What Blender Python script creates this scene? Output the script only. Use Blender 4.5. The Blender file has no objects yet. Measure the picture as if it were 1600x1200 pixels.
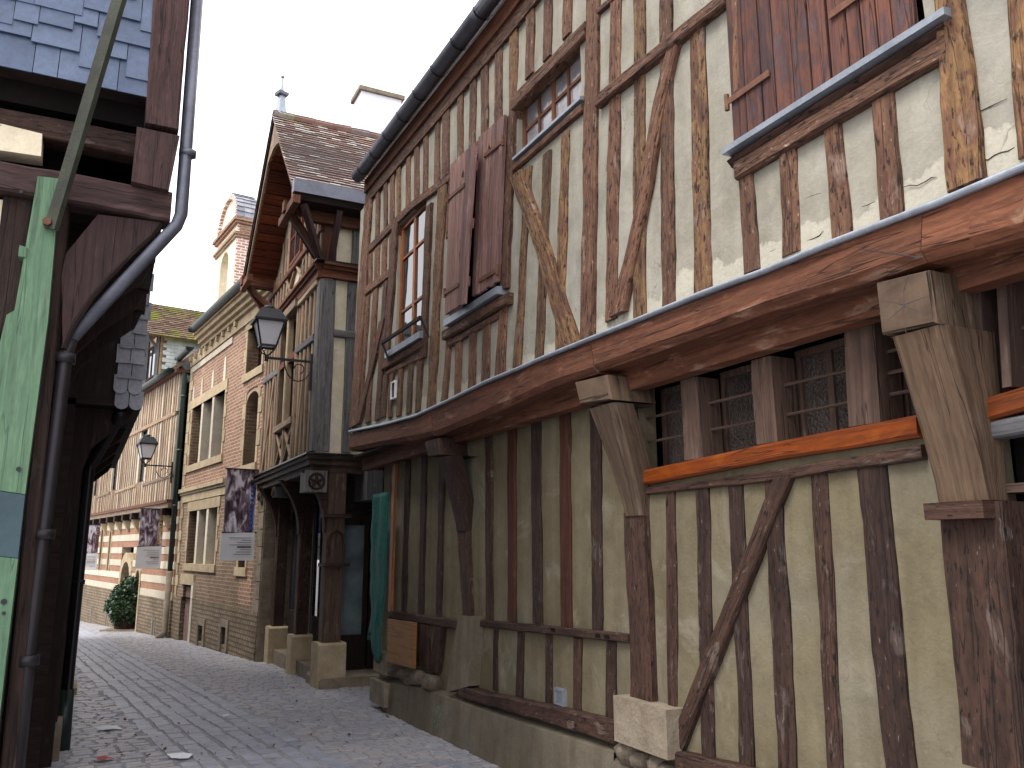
import bpy, math, random
from mathutils import Vector, noise as mnoise
random.seed(7)
R_ = math.radians
scene = bpy.context.scene
col = scene.collection

# ------------------------------------------------------------------ camera, sky, sun, exposure
PITCH = math.atan(260 / 1300); CAMZ = 1.5; FPX = 1300.0
cam_d = bpy.data.cameras.new("camera"); cam = bpy.data.objects.new("camera", cam_d); col.objects.link(cam)
cam.location = (0, 0, CAMZ); cam.rotation_euler = (math.pi / 2 + PITCH, 0, 0)
cam_d.sensor_width = 36; cam_d.lens = 36 * FPX / 1600; cam_d.clip_start = 0.05; cam_d.clip_end = 900
scene.camera = cam

TO_SUN = Vector((-0.80, -0.52, 0)).normalized()
SUN_EL = R_(58)
wd = bpy.data.worlds.new("World"); scene.world = wd; wd.use_nodes = True
wn = wd.node_tree.nodes; wl = wd.node_tree.links
bg = wn["Background"]
sky = wn.new("ShaderNodeTexSky"); sky.sky_type = 'NISHITA'; sky.sun_disc = False
sky.sun_elevation = SUN_EL; sky.sun_rotation = math.atan2(TO_SUN.x, TO_SUN.y)
sky.air_density = 1.0; sky.dust_density = 4.0; sky.ozone_density = 1.5
hs = wn.new("ShaderNodeHueSaturation"); hs.inputs['Saturation'].default_value = 0.30
wl.new(sky.outputs[0], hs.inputs['Color'])
cloud = wn.new("ShaderNodeMix"); cloud.data_type = 'RGBA'; cloud.inputs[0].default_value = 0.75   # even overcast veil over the clear sky
cloud.inputs[7].default_value = (7.8, 7.75, 8.05, 1); wl.new(hs.outputs[0], cloud.inputs[6]); wl.new(cloud.outputs[2], bg.inputs['Color'])
bg.inputs['Strength'].default_value = 0.13
sd = bpy.data.lights.new("sun", 'SUN'); so = bpy.data.objects.new("sun", sd); col.objects.link(so)
sd.energy = 1.5; sd.angle = R_(24); sd.color = (1.0, 0.965, 0.91)
ts = Vector((TO_SUN.x * math.cos(SUN_EL), TO_SUN.y * math.cos(SUN_EL), math.sin(SUN_EL)))
so.rotation_euler = ts.to_track_quat('Z', 'Y').to_euler()
vs = scene.view_settings
vs.view_transform = 'Standard'; vs.look = 'None'; vs.gamma = 1; vs.exposure = 1.3; vs.use_curve_mapping = False

# ------------------------------------------------------------------ measuring helpers: sight lines of the survey photo cut with the real walls
cP, sP = math.cos(PITCH), math.sin(PITCH)
def ray(x, y):
    u = (x - 800) / FPX; v = (600 - y) / FPX
    return Vector((u, cP - v * sP, sP + v * cP))
def gz(Y):
    Y = max(-40, min(80, Y))
    return -0.028 * Y - (0.012 * (Y - 20) if Y > 20 else 0)
def on_ground(x, y):
    r = ray(x, y); t = CAMZ / (-0.028 * r.y - r.z)
    return Vector((t * r.x, t * r.y, gz(t * r.y)))
class Fac:
    """a vertical facade: s runs along it, z up, off out of the wall"""
    def __init__(self, p, d):
        L = math.hypot(*d); self.p = p; self.d = (d[0] / L, d[1] / L); self.n = (-self.d[1], self.d[0])
    def uv(self, x, y, off=0.0):
        px, py = self.p[0] + self.n[0] * off, self.p[1] + self.n[1] * off
        r = ray(x, y)
        t = (self.n[0] * px + self.n[1] * py) / (self.n[0] * r.x + self.n[1] * r.y)
        X, Y = t * r.x, t * r.y
        return ((X - self.p[0]) * self.d[0] + (Y - self.p[1]) * self.d[1], CAMZ + t * r.z)
    def P(self, s, z, off=0.0):
        return Vector((self.p[0] + self.d[0] * s + self.n[0] * off, self.p[1] + self.d[1] * s + self.n[1] * off, z))
    def off(self, X, Y):
        return (X - self.p[0]) * self.n[0] + (Y - self.p[1]) * self.n[1]
    def shifted(self, o):
        return Fac((self.p[0] + self.n[0] * o, self.p[1] + self.n[1] * o), self.d)

RL = Fac((-1.60, 10.45), (-.4875, 1))        # timber house, ground floor
JO = .28; RU = RL.shifted(JO)                          # timber house, jettied upper floor
CF = Fac((-2.80, 11.70), (-.5, 1))            # gabled house, street front of upper floor
CR = Fac((-2.80, 11.70), (-1, -.5))           # gabled house, return towards camera
BF = Fac((-4.50, 15.30), (-.656, 1))          # brick house
SF = Fac((-7.45, 19.80), (-.72, 1))           # striped hall
GF = Fac((-2.34, 4.40), (-.899, -.438))       # slate hung house, end wall facing camera
LF = Fac((-4.07, 7.79), (.51, -1))            # left side street line, s runs towards camera

# ------------------------------------------------------------------ mesh helpers
W = {}
def wloc(ob): return W[ob.name] if ob is not None else Vector((0, 0, 0))
class MB:
    def __init__(self): self.v = []; self.f = []; self.uv = []; self.r = []
    def poly(self, pts, uvs=None, rnd=0.0):
        i = len(self.v); self.v += [Vector(p) for p in pts]
        self.f.append(list(range(i, i + len(pts))))
        if uvs is None:
            o = Vector(pts[0]); a = (Vector(pts[1]) - o); L = a.length or 1; a /= L
            nn = a.cross(Vector(pts[2]) - o); nn = nn.normalized() if nn.length > 1e-9 else Vector((0, 0, 1)); b = nn.cross(a)
            uvs = [((Vector(p) - o).dot(a), (Vector(p) - o).dot(b)) for p in pts]
        self.uv.append(uvs); self.r.append(rnd)
    def prism(self, A, B, uvA=None, rnd=0.0, back=True):
        n = len(A)
        self.poly(A, uvA, rnd)
        if back: self.poly(list(reversed(B)), list(reversed(uvA)) if uvA else None, rnd)
        for i in range(n):
            j = (i + 1) % n
            L = (Vector(A[j]) - Vector(A[i])).length; h = (Vector(B[i]) - Vector(A[i])).length
            if uvA:
                self.poly([A[i], B[i], B[j], A[j]], [uvA[i], (uvA[i][0] + h, uvA[i][1]), (uvA[j][0] + h, uvA[j][1]), uvA[j]], rnd)
            else:
                self.poly([A[i], B[i], B[j], A[j]], [(0, 0), (h, 0), (h, L), (0, L)], rnd)
    def slab(self, fac, sz, o0, o1, rnd=0.0):
        self.prism([fac.P(s, z, o1) for s, z in sz], [fac.P(s, z, o0) for s, z in sz], [(s, z) for s, z in sz], rnd)
    def box(self, fac, s0, s1, z0, z1, o0, o1, rnd=0.0):
        self.slab(fac, [(s0, z0), (s1, z0), (s1, z1), (s0, z1)], o0, o1, rnd)
    def bar(self, p0, p1, w, h, up=(0, 0, 1), rnd=0.0, w1=None, h1=None):
        p0, p1 = Vector(p0), Vector(p1); a = (p1 - p0).normalized(); up = Vector(up)
        x = a.cross(up)
        if x.length < 1e-4: x = a.cross(Vector((1, 0, 0)))
        x.normalize(); y = x.cross(a); L = (p1 - p0).length
        w1 = w if w1 is None else w1; h1 = h if h1 is None else h1
        q = [(-1, -1), (1, -1), (1, 1), (-1, 1)]
        A = [p0 + x * (i * w / 2) + y * (j * h / 2) for i, j in q]; B = [p1 + x * (i * w1 / 2) + y * (j * h1 / 2) for i, j in q]
        for i in range(4):
            j = (i + 1) % 4; e = w if i % 2 == 0 else h
            self.poly([A[i], A[j], B[j], B[i]], [(i * .3, 0), (i * .3 + e, 0), (i * .3 + e, L), (i * .3, L)], rnd)
        self.poly(list(reversed(A)), None, rnd); self.poly(B, None, rnd)
    def tube(self, pts, r, n=10, rnd=0.0, cap=True):
        pts = [Vector(p) for p in pts]; rings = []; acc = 0; vv = []
        rr = r if isinstance(r, (list, tuple)) else [r] * len(pts)
        prevx = None
        for i, p in enumerate(pts):
            a = (pts[min(i + 1, len(pts) - 1)] - pts[max(i - 1, 0)]).normalized()
            x = prevx - a * prevx.dot(a) if prevx is not None else a.cross(Vector((0, 0, 1)))
            if x.length < 1e-3: x = a.cross(Vector((1, 0, 0)))
            x.normalize(); prevx = x; y = a.cross(x)
            rings.append([p + (x * math.cos(k * 2 * math.pi / n) + y * math.sin(k * 2 * math.pi / n)) * rr[i] for k in range(n)])
            if i: acc += (p - pts[i - 1]).length
            vv.append(acc)
        for i in range(len(pts) - 1):
            for k in range(n):
                m = (k + 1) % n; u0 = k / n * 6.28 * rr[i]; u1 = (k + 1) / n * 6.28 * rr[i]
                self.poly([rings[i][k], rings[i][m], rings[i + 1][m], rings[i + 1][k]], [(u0, vv[i]), (u1, vv[i]), (u1, vv[i + 1]), (u0, vv[i + 1])], rnd)
        if cap: self.poly(list(reversed(rings[0])), None, rnd); self.poly(rings[-1], None, rnd)
    def build(self, name, mat, parent=None, smooth=False, origin=None, kind=None):
        me = bpy.data.meshes.new(name)
        if origin is None:
            lo = [min(v[i] for v in self.v) for i in range(3)]; hi = [max(v[i] for v in self.v) for i in range(3)]
            c = Vector(((lo[0] + hi[0]) / 2, (lo[1] + hi[1]) / 2, (lo[2] + hi[2]) / 2))
            if parent is None: c.z = lo[2]
        else: c = Vector(origin)
        # weld identical corners so that smooth shading and bevel normals work
        key = {}; idx = []; vv = []
        for v in self.v:
            k = (round(v.x, 5), round(v.y, 5), round(v.z, 5))
            if k not in key: key[k] = len(vv); vv.append(v - c)
            idx.append(key[k])
        faces = []; uvs = []; rn = []
        for f, u, r in zip(self.f, self.uv, self.r):
            g = [idx[i] for i in f]
            if len(set(g)) < len(g): continue
            faces.append(g); uvs.append(u); rn.append(r)
        if mat.get('grain') and uvs:
            au = [p[0] for u in uvs[:1] for p in u]; av = [p[1] for u in uvs[:1] for p in u]
            if max(au) - min(au) > 1.3 * (max(av) - min(av)) and not getattr(self, 'keep', False): uvs = [[(b_, a_) for a_, b_ in u] for u in uvs]
        me.from_pydata(vv, [], faces)
        lay = me.uv_layers.new(name="UVMap"); flat = [c_ for u in uvs for p in u for c_ in p]
        lay.data.foreach_set("uv", flat)
        at = me.attributes.new("rnd", 'FLOAT', 'FACE'); at.data.foreach_set("value", rn)
        if smooth: me.polygons.foreach_set("use_smooth", [True] * len(me.polygons))
        me.materials.append(mat)
        ob = bpy.data.objects.new(name, me); col.objects.link(ob)
        ob.location = c - wloc(parent)
        if parent is not None: ob.parent = parent
        W[ob.name] = c
        if kind: ob["kind"] = kind
        return ob
def thing(name, label, cat, loc, group=None):
    o = bpy.data.objects.new(name, None); col.objects.link(o); o.location = loc; o.empty_display_size = .2
    W[o.name] = Vector(loc); o["label"] = label; o["category"] = cat
    if group: o["group"] = group
    return o
def tag(o, label, cat, group=None):
    o["label"] = label; o["category"] = cat
    if group: o["group"] = group
    return o
def part_box(name, mat, parent, fac, s0, s1, z0, z1, o0, o1):
    m = MB(); m.box(fac, s0, s1, z0, z1, o0, o1); return m.build(name, mat, parent)

def sweep(fac, line, half, mode, o0, o1, jit=.06, step=.09, ch=None, tilt=None):
    """a hewn timber lying in a wall: centre line [(s,z)..], half widths, mode 's' upright / 'z' lying"""
    L = [0]
    for a, b in zip(line, line[1:]): L.append(L[-1] + math.hypot(b[0] - a[0], b[1] - a[1]))
    n = max(3, int(L[-1] / step)); sd_ = random.uniform(0, 99); rows = []
    for i in range(n + 1):
        t = L[-1] * i / n; k = 0
        while k < len(L) - 2 and t > L[k + 1]: k += 1
        f = (t - L[k]) / max(1e-6, L[k + 1] - L[k])
        cs = line[k][0] * (1 - f) + line[k + 1][0] * f; cz = line[k][1] * (1 - f) + line[k + 1][1] * f
        h = half[k] * (1 - f) + half[k + 1] * f
        l = -h * (1 + jit * 1.8 * mnoise.noise((t * 2.1, sd_, 0)) + jit * 1.1 * mnoise.noise((t * 9, sd_, 1))); r = h * (1 + jit * 1.8 * mnoise.noise((t * 2.1, sd_, 7)) + jit * 1.1 * mnoise.noise((t * 9, sd_, 8)))
        w = jit * .35 * h * mnoise.noise((t * 5.5, sd_, 3)) + jit * .9 * h * mnoise.noise((t * .9, sd_, 21))
        of = o1 + .006 * mnoise.noise((t * 1.7, sd_, 5))
        c = ch if ch is not None else min(.012, h * .28)
        c *= 1 + .6 * mnoise.noise((t * 4, sd_, 11))
        sec = [(l + w, o0), (l + w, of - c), (l + w + c, of), (r + w - c, of), (r + w, of - c), (r + w, o0)]
        rows.append((t, [fac.P(cs + q, cz, o) if mode == 's' else fac.P(cs, cz + q, o) for q, o in sec], sec))
    m = MB(); m.keep = True
    for (t0, A, sa), (t1, B, sb) in zip(rows, rows[1:]):
        u = 0
        for j in range(5):
            e = math.hypot(sa[j + 1][0] - sa[j][0], sa[j + 1][1] - sa[j][1])
            m.poly([A[j], A[j + 1], B[j + 1], B[j]], [(u, t0), (u + e, t0), (u + e, t1), (u, t1)]); u += e
    m.poly(rows[0][1], [(q, o) for q, o in rows[0][2]]); m.poly(list(reversed(rows[-1][1])), [(q, o) for q, o in reversed(rows[-1][2])])
    return m
def stud(fac, T, mat, parent, o0=-.05, o1=.022, name='stud', jit=.11):
    xt, yt, wt, xb, yb, wb = T
    a = fac.uv(xt, yt, o1); b = fac.uv(xb, yb, o1)
    ha = abs(fac.uv(xt + wt / 2, yt, o1)[0] - fac.uv(xt - wt / 2, yt, o1)[0]) / 2
    hb = abs(fac.uv(xb + wb / 2, yb, o1)[0] - fac.uv(xb - wb / 2, yb, o1)[0]) / 2
    return sweep(fac, [a, b], [ha, hb], 's', o0, o1, jit).build(name, mat, parent)
def stud_poly(fac, pts, mat, parent, o0=-.05, o1=.03, name='brace', jit=.08):
    line = [fac.uv(x, y, o1) for x, y, w in pts]
    half = [abs(fac.uv(x + w / 2, y, o1)[0] - fac.uv(x - w / 2, y, o1)[0]) / 2 for x, y, w in pts]
    return sweep(fac, line, half, 's', o0, o1, jit).build(name, mat, parent)
def rail(fac, T, mat, parent, o0=-.05, o1=.03, name='rail', jit=.05, ch=None):
    """T: [(x, y centre, height px) ...] along the rail"""
    line = [fac.uv(x, y, o1) for x, y, h in T]
    half = [abs(fac.uv(x, y - h / 2, o1)[1] - fac.uv(x, y + h / 2, o1)[1]) / 2 for x, y, h in T]
    return sweep(fac, line, half, 'z', o0, o1, jit, ch=ch).build(name, mat, parent)
def wall_grid(fac, s0, s1, z0, z1, holes, off, res, amp, name, mat, parent, reveal=.14, top=None):
    S = set([s0, s1]); Z = set([z0, z1])
    n = max(1, int((s1 - s0) / res)); S |= {s0 + (s1 - s0) * i / n for i in range(n + 1)}
    n = max(1, int((z1 - z0) / res)); Z |= {z0 + (z1 - z0) * i / n for i in range(n + 1)}
    for h in holes: S |= {h[0], h[1]}; Z |= {h[2], h[3]}
    S = sorted(x for x in S if s0 - 1e-6 <= x <= s1 + 1e-6); Z = sorted(x for x in Z if z0 - 1e-6 <= x <= z1 + 1e-6)
    sd_ = random.uniform(0, 50)
    def P(s, z): return fac.P(s, z, off + amp * mnoise.noise((s * 2.2 + sd_, z * 2.2, 0)) + amp * .5 * mnoise.noise((s * 7 + sd_, z * 6, 4)))
    m = MB()
    for a, b in zip(S, S[1:]):
        for c, d in zip(Z, Z[1:]):
            ms, mz = (a + b) / 2, (c + d) / 2
            if any(h[0] < ms < h[1] and h[2] < mz < h[3] for h in holes): continue
            m.poly([P(a, c), P(b, c), P(b, d), P(a, d)], [(a, c), (b, c), (b, d), (a, d)])
    for h in holes:
        q = [(h[0], h[2]), (h[1], h[2]), (h[1], h[3]), (h[0], h[3])]
        for (a, c), (b, d) in zip(q, q[1:] + q[:1]):
            m.poly([fac.P(a, c, off), fac.P(b, d, off), fac.P(b, d, off - reveal), fac.P(a, c, off - reveal)], [(a, c), (b, d), (b + reveal, d), (a + reveal, c)])
    # thickness: returns and back face
    q = [(s0, z0), (s1, z0), (s1, z1), (s0, z1)]
    for (a, c), (b, d) in zip(q, q[1:] + q[:1]):
        m.poly([fac.P(a, c, off), fac.P(b, d, off), fac.P(b, d, off - reveal), fac.P(a, c, off - reveal)], [(a, c), (b, d), (b + reveal, d), (a + reveal, c)])
    return m.build(name, mat, parent, smooth=False)
def hole(fac, tl, br, off=0.0):
    a = fac.uv(*tl, off); b = fac.uv(*br, off)
    return (min(a[0], b[0]), max(a[0], b[0]), min(a[1], b[1]), max(a[1], b[1]))
def window(fac, h, parent, fmat, gmat, nx=2, nz=2, off=-.06, fw=.05, bw=.022, label=None, glass_off=None):
    s0, s1, z0, z1 = h; m = MB()
    for a in ((s0, s0 + fw, z0, z1), (s1 - fw, s1, z0, z1), (s0 + fw, s1 - fw, z0, z0 + fw), (s0 + fw, s1 - fw, z1 - fw, z1)):
        m.box(fac, *a, off - .05, off)
    w = m.build('window', fmat, parent)
    for i in range(1, nx):
        s = s0 + fw + (s1 - s0 - 2 * fw) * i / nx; k = bw * (1.6 if nx % 2 == 0 and i == nx // 2 else 1)
        part_box('glazing_bar', fmat, w, fac, s - k, s + k, z0 + fw, z1 - fw, off - .04, off - .004)
    for i in range(1, nz):
        z = z0 + fw + (z1 - z0 - 2 * fw) * i / nz
        part_box('glazing_bar', fmat, w, fac, s0 + fw, s1 - fw, z - bw, z + bw, off - .038, off - .008)
    for i in range(nx):
        for j in range(nz):
            a = s0 + fw + (s1 - s0 - 2 * fw) * i / nx; b = s0 + fw + (s1 - s0 - 2 * fw) * (i + 1) / nx
            c = z0 + fw + (z1 - z0 - 2 * fw) * j / nz; d = z0 + fw + (z1 - z0 - 2 * fw) * (j + 1) / nz
            t = random.uniform(-.004, .004); m = MB()
            m.prism([fac.P(a, c, off - .022 + t), fac.P(b, c, off - .022 - t), fac.P(b, d, off - .022), fac.P(a, d, off - .022 + t)], [fac.P(a, c, off - .03), fac.P(b, c, off - .03), fac.P(b, d, off - .03), fac.P(a, d, off - .03)])
            m.build('pane', gmat, w)
    return w

# ------------------------------------------------------------------ materials
def new_mat(name, rough=.8, spec=.3):
    m = bpy.data.materials.new(name); m.use_nodes = True; nt = m.node_tree; b = nt.nodes["Principled BSDF"]
    b.inputs['Roughness'].default_value = rough; b.inputs['Specular IOR Level'].default_value = spec
    return m, nt, nt.nodes, nt.links, b
def N(nt, typ, **kw):
    n = nt.nodes.new(typ)
    for k, v in kw.items():
        if k in n.inputs: n.inputs[k].default_value = v
        else: setattr(n, k, v)
    return n
def ramp(nt, fac, stops, interp='LINEAR'):
    r = nt.nodes.new('ShaderNodeValToRGB'); r.color_ramp.interpolation = interp; e = r.color_ramp.elements
    while len(e) > 1: e.remove(e[-1])
    for i, (p, c) in enumerate(stops):
        x = e[0] if i == 0 else e.new(p)
        x.position = p; x.color = (*c, 1) if len(c) == 3 else c
    nt.links.new(fac, r.inputs['Fac']); return r.outputs['Color']
def mixc(nt, f, a, b, blend='MIX'):
    m = nt.nodes.new('ShaderNodeMix'); m.data_type = 'RGBA'; m.blend_type = blend
    for sock, v in ((m.inputs[0], f), (m.inputs[6], a), (m.inputs[7], b)):
        if isinstance(v, (int, float)): sock.default_value = v
        elif isinstance(v, tuple): sock.default_value = (*v, 1)
        else: nt.links.new(v, sock)
    return m.outputs[2]
def noise_n(nt, vec, scale, detail=4, rough=.6, dist=0.0):
    n = N(nt, 'ShaderNodeTexNoise'); n.inputs['Scale'].default_value = scale; n.inputs['Detail'].default_value = detail
    n.inputs['Roughness'].default_value = rough; n.inputs['Distortion'].default_value = dist
    nt.links.new(vec, n.inputs['Vector']); return n.outputs['Fac']
def bump(nt, b, h, strength=.5, dist=.01, prev=None):
    n = N(nt, 'ShaderNodeBump'); n.inputs['Strength'].default_value = strength; n.inputs['Distance'].default_value = dist
    nt.links.new(h, n.inputs['Height'])
    if prev is not None: nt.links.new(prev, n.inputs['Normal'])
    nt.links.new(n.outputs[0], b.inputs['Normal']); return n.outputs[0]
def uv_vec(nt, sx=1, sy=1):
    uv = N(nt, 'ShaderNodeUVMap'); oi = N(nt, 'ShaderNodeObjectInfo')
    mp = N(nt, 'ShaderNodeMapping'); mp.inputs['Scale'].default_value = (sx, sy, 1); nt.links.new(uv.outputs[0], mp.inputs['Vector'])
    ad = N(nt, 'ShaderNodeVectorMath', operation='ADD'); nt.links.new(mp.outputs[0], ad.inputs[0])
    ml = N(nt, 'ShaderNodeVectorMath', operation='MULTIPLY'); ml.inputs[0].default_value = (37, 91, 53)
    cb = N(nt, 'ShaderNodeCombineXYZ')
    for i in range(3): nt.links.new(oi.outputs['Random'], cb.inputs[i])
    nt.links.new(cb.outputs[0], ml.inputs[1]); nt.links.new(ml.outputs[0], ad.inputs[1])
    return ad.outputs[0], oi.outputs['Random']
def pos_vec(nt): return N(nt, 'ShaderNodeNewGeometry').outputs['Position']

def wood(name, c1, c2, c3, dark, pits=.5, rough=.8, bstr=.7, spec=.25):
    """c1 main, c2 second tone in long patches, c3 weathered, dark pits and checks"""
    m, nt, ns, ln, b = new_mat(name, rough, spec)
    m['grain'] = 1
    g, rnd = uv_vec(nt, 30, 1.6); p, _ = uv_vec(nt, 9, 3.2); q, _ = uv_vec(nt, 55, 15)
    gr = noise_n(nt, g, 1, 5, .65, .6); pa = noise_n(nt, p, 1, 4, .62, .4); pt = noise_n(nt, q, 1, 3, .6)
    base = ramp(nt, pa, [(.30, tuple(x * .75 for x in c1)), (.42, c1), (.52, c2), (.60, c1), (.68, c3), (.78, c2)])
    gcol = ramp(nt, gr, [(.28, (.35, .33, .32)), (.5, (.85, .85, .85)), (.72, (1.25, 1.2, 1.15))])
    cc = mixc(nt, .85, base, gcol, 'MULTIPLY')
    rv = ramp(nt, rnd, [(0, (.62, .63, .66)), (.4, (.95, .93, .92)), (.7, (1.1, 1.05, 1.0)), (1, (1.4, 1.3, 1.2))])
    cc = mixc(nt, .8, cc, rv, 'MULTIPLY')
    if pits > .2:
        pm = ramp(nt, pt, [(.30 + .1 * pits, (1, 1, 1)), (.38 + .1 * pits, (0, 0, 0))])
        cc = mixc(nt, pm, cc, dark)
        wm = ramp(nt, pt, [(.66, (0, 0, 0)), (.74, (.55, .55, .55))]); cc = mixc(nt, wm, cc, tuple(min(1, x * 1.8 + .05) for x in c3))
    ck_, _ = uv_vec(nt, 16, .55); ck = noise_n(nt, ck_, 1, 2, .5, .2)
    cm = ramp(nt, ck, [(.486, (0, 0, 0)), (.5, (.9, .9, .9)), (.512, (0, 0, 0))]); cc = mixc(nt, cm, cc, dark)
    ln.new(cc, b.inputs['Base Color'])
    n1 = bump(nt, b, gr, bstr, .012); n2 = bump(nt, b, pt, bstr * .7, .008, n1)
    inv = N(nt, 'ShaderNodeInvert'); ln.new(cm, inv.inputs['Color']); bump(nt, b, inv.outputs[0], .5, .008, n2)
    return m
def plaster(name, c1, c2, c3, patch=None, patch_z=3.0, bstr=.35, streak=.5):
    m, nt, ns, ln, b = new_mat(name, .93, .15)
    P = pos_vec(nt)
    n1 = noise_n(nt, P, .9, 5, .6, .3); n2 = noise_n(nt, P, 5, 5, .65); n3 = noise_n(nt, P, 55, 4, .7)
    mp = N(nt, 'ShaderNodeMapping'); mp.inputs['Scale'].default_value = (7, 7, .7); ln.new(P, mp.inputs['Vector']); n4 = noise_n(nt, mp.outputs[0], 1, 4, .6)
    base = ramp(nt, n1, [(.32, c1), (.55, c2), (.72, c3)])
    base = mixc(nt, .7, base, ramp(nt, n2, [(.3, (.78, .77, .74)), (.7, (1.12, 1.12, 1.12))]), 'MULTIPLY')
    base = mixc(nt, streak, base, ramp(nt, n4, [(.35, (.72, .7, .66)), (.6, (1.06, 1.06, 1.06))]), 'MULTIPLY')
    base = mixc(nt, .5, base, ramp(nt, n3, [(.3, (.85, .85, .85)), (.7, (1.1, 1.1, 1.1))]), 'MULTIPLY')
    n5 = noise_n(nt, P, 1.6, 6, .7, .8)
    base = mixc(nt, ramp(nt, n5, [(.56, (0, 0, 0)), (.70, (.6, .6, .6))]), base, tuple(min(.8, x * 1.35 + .02) for x in c3))
    base = mixc(nt, ramp(nt, n5, [(.30, (.55, .55, .55)), (.42, (0, 0, 0))]), base, tuple(x * .62 for x in c1))
    if patch:
        sep = N(nt, 'ShaderNodeSeparateXYZ'); ln.new(P, sep.inputs[0])
        nn = noise_n(nt, P, 2.6, 5, .7); mr = N(nt, 'ShaderNodeMath', operation='MULTIPLY_ADD'); ln.new(nn, mr.inputs[0]); mr.inputs[1].default_value = -.55; ln.new(sep.outputs[2], mr.inputs[2])
        lt = N(nt, 'ShaderNodeMapRange'); lt.inputs['From Min'].default_value = patch_z - .27; lt.inputs['From Max'].default_value = patch_z - .25
        lt.inputs['To Min'].default_value = 1; lt.inputs['To Max'].default_value = 0; ln.new(mr.outputs[0], lt.inputs['Value'])
        base = mixc(nt, lt.outputs[0], base, mixc(nt, .5, patch, ramp(nt, n3, [(.3, (.7, .7, .66)), (.7, (1, 1, 1))]), 'MULTIPLY'))
    # hairline cracks
    vo = N(nt, 'ShaderNodeTexVoronoi', feature='DISTANCE_TO_EDGE'); vo.inputs['Scale'].default_value = 1.3
    dv = N(nt, 'ShaderNodeVectorMath', operation='ADD'); ln.new(P, dv.inputs[0])
    nz = N(nt, 'ShaderNodeTexNoise'); nz.inputs['Scale'].default_value = 5; ln.new(P, nz.inputs['Vector']); ln.new(nz.outputs['Color'], dv.inputs[1]); ln.new(dv.outputs[0], vo.inputs['Vector'])
    ck = ramp(nt, vo.outputs['Distance'], [(0, (.7, .7, .7)), (.006, (0, 0, 0))])
    gate = ramp(nt, noise_n(nt, P, 1.7, 2, .5), [(.52, (0, 0, 0)), (.6, (1, 1, 1))])
    base = mixc(nt, mixc(nt, 1.0, ck, gate, 'MULTIPLY'), base, (.09, .075, .055))
    ln.new(base, b.inputs['Base Color'])
    a = bump(nt, b, n2, bstr, .03); bump(nt, b, n3, bstr, .006, a)
    return m
def simple(name, c, rough=.6, metal=0.0, var=.25, scale=8, bstr=.15, spec=.4, c2=None):
    m, nt, ns, ln, b = new_mat(name, rough, spec); b.inputs['Metallic'].default_value = metal
    P = pos_vec(nt); n = noise_n(nt, P, scale, 5, .65); n2 = noise_n(nt, P, scale * 9, 3, .6)
    c2 = c2 or tuple(x * (1 - var) for x in c)
    cc = ramp(nt, n, [(.32, c2), (.62, c)]); cc = mixc(nt, var, cc, ramp(nt, n2, [(.3, (.6, .6, .6)), (.7, (1.2, 1.2, 1.2))]), 'MULTIPLY')
    ln.new(cc, b.inputs['Base Color']); bump(nt, b, n2, bstr, .004)
    return m
def stone(name, c1, c2, c3, scale=4, bstr=.5):
    m, nt, ns, ln, b = new_mat(name, .9, .2); P = pos_vec(nt); oi = N(nt, 'ShaderNodeObjectInfo')
    n1 = noise_n(nt, P, scale, 5, .65); n2 = noise_n(nt, P, scale * 12, 4, .7)
    cc = ramp(nt, n1, [(.3, c1), (.5, c2), (.7, c3)])
    cc = mixc(nt, .6, cc, ramp(nt, n2, [(.3, (.7, .7, .7)), (.7, (1.15, 1.15, 1.15))]), 'MULTIPLY')
    cc = mixc(nt, .7, cc, ramp(nt, oi.outputs['Random'], [(0, (.78, .76, .74)), (1, (1.15, 1.14, 1.1))]), 'MULTIPLY')
    ln.new(cc, b.inputs['Base Color']); a = bump(nt, b, n1, bstr, .03); bump(nt, b, n2, bstr, .006, a)
    return m
def brick(name, c1, c2, mortar, bw=.24, bh=.075, ms=.012, grime=.5):
    m, nt, ns, ln, b = new_mat(name, .9, .2); uv = N(nt, 'ShaderNodeUVMap'); P = pos_vec(nt)
    br = N(nt, 'ShaderNodeTexBrick'); br.inputs['Scale'].default_value = 1; br.inputs['Brick Width'].default_value = bw; br.inputs['Row Height'].default_value = bh
    br.inputs['Mortar Size'].default_value = ms; br.inputs['Mortar Smooth'].default_value = .3; br.inputs['Bias'].default_value = 0
    br.inputs['Color1'].default_value = (*c1, 1); br.inputs['Color2'].default_value = (*c2, 1); br.inputs['Mortar'].default_value = (*mortar, 1)
    nz = N(nt, 'ShaderNodeTexNoise'); nz.inputs['Scale'].default_value = 3; ln.new(P, nz.inputs['Vector'])
    sc = N(nt, 'ShaderNodeVectorMath', operation='SCALE'); sc.inputs['Scale'].default_value = .03; ln.new(nz.outputs['Color'], sc.inputs[0])
    ad = N(nt, 'ShaderNodeVectorMath', operation='ADD'); ln.new(uv.outputs[0], ad.inputs[0]); ln.new(sc.outputs[0], ad.inputs[1]); ln.new(ad.outputs[0], br.inputs['Vector'])
    n1 = noise_n(nt, P, .8, 5, .65); n2 = noise_n(nt, P, 14, 4, .6)
    cc = mixc(nt, grime, br.outputs['Color'], ramp(nt, n1, [(.3, (.55, .52, .48)), (.5, (.95, .93, .9)), (.7, (1.2, 1.2, 1.2))]), 'MULTIPLY')
    cc = mixc(nt, .5, cc, ramp(nt, n2, [(.3, (.7, .7, .7)), (.7, (1.2, 1.2, 1.2))]), 'MULTIPLY')
    ln.new(cc, b.inputs['Base Color'])
    iv = N(nt, 'ShaderNodeInvert'); ln.new(br.outputs['Fac'], iv.inputs['Color']); a = bump(nt, b, iv.outputs[0], .6, .012); bump(nt, b, n2, .4, .01, a)
    return m
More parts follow.
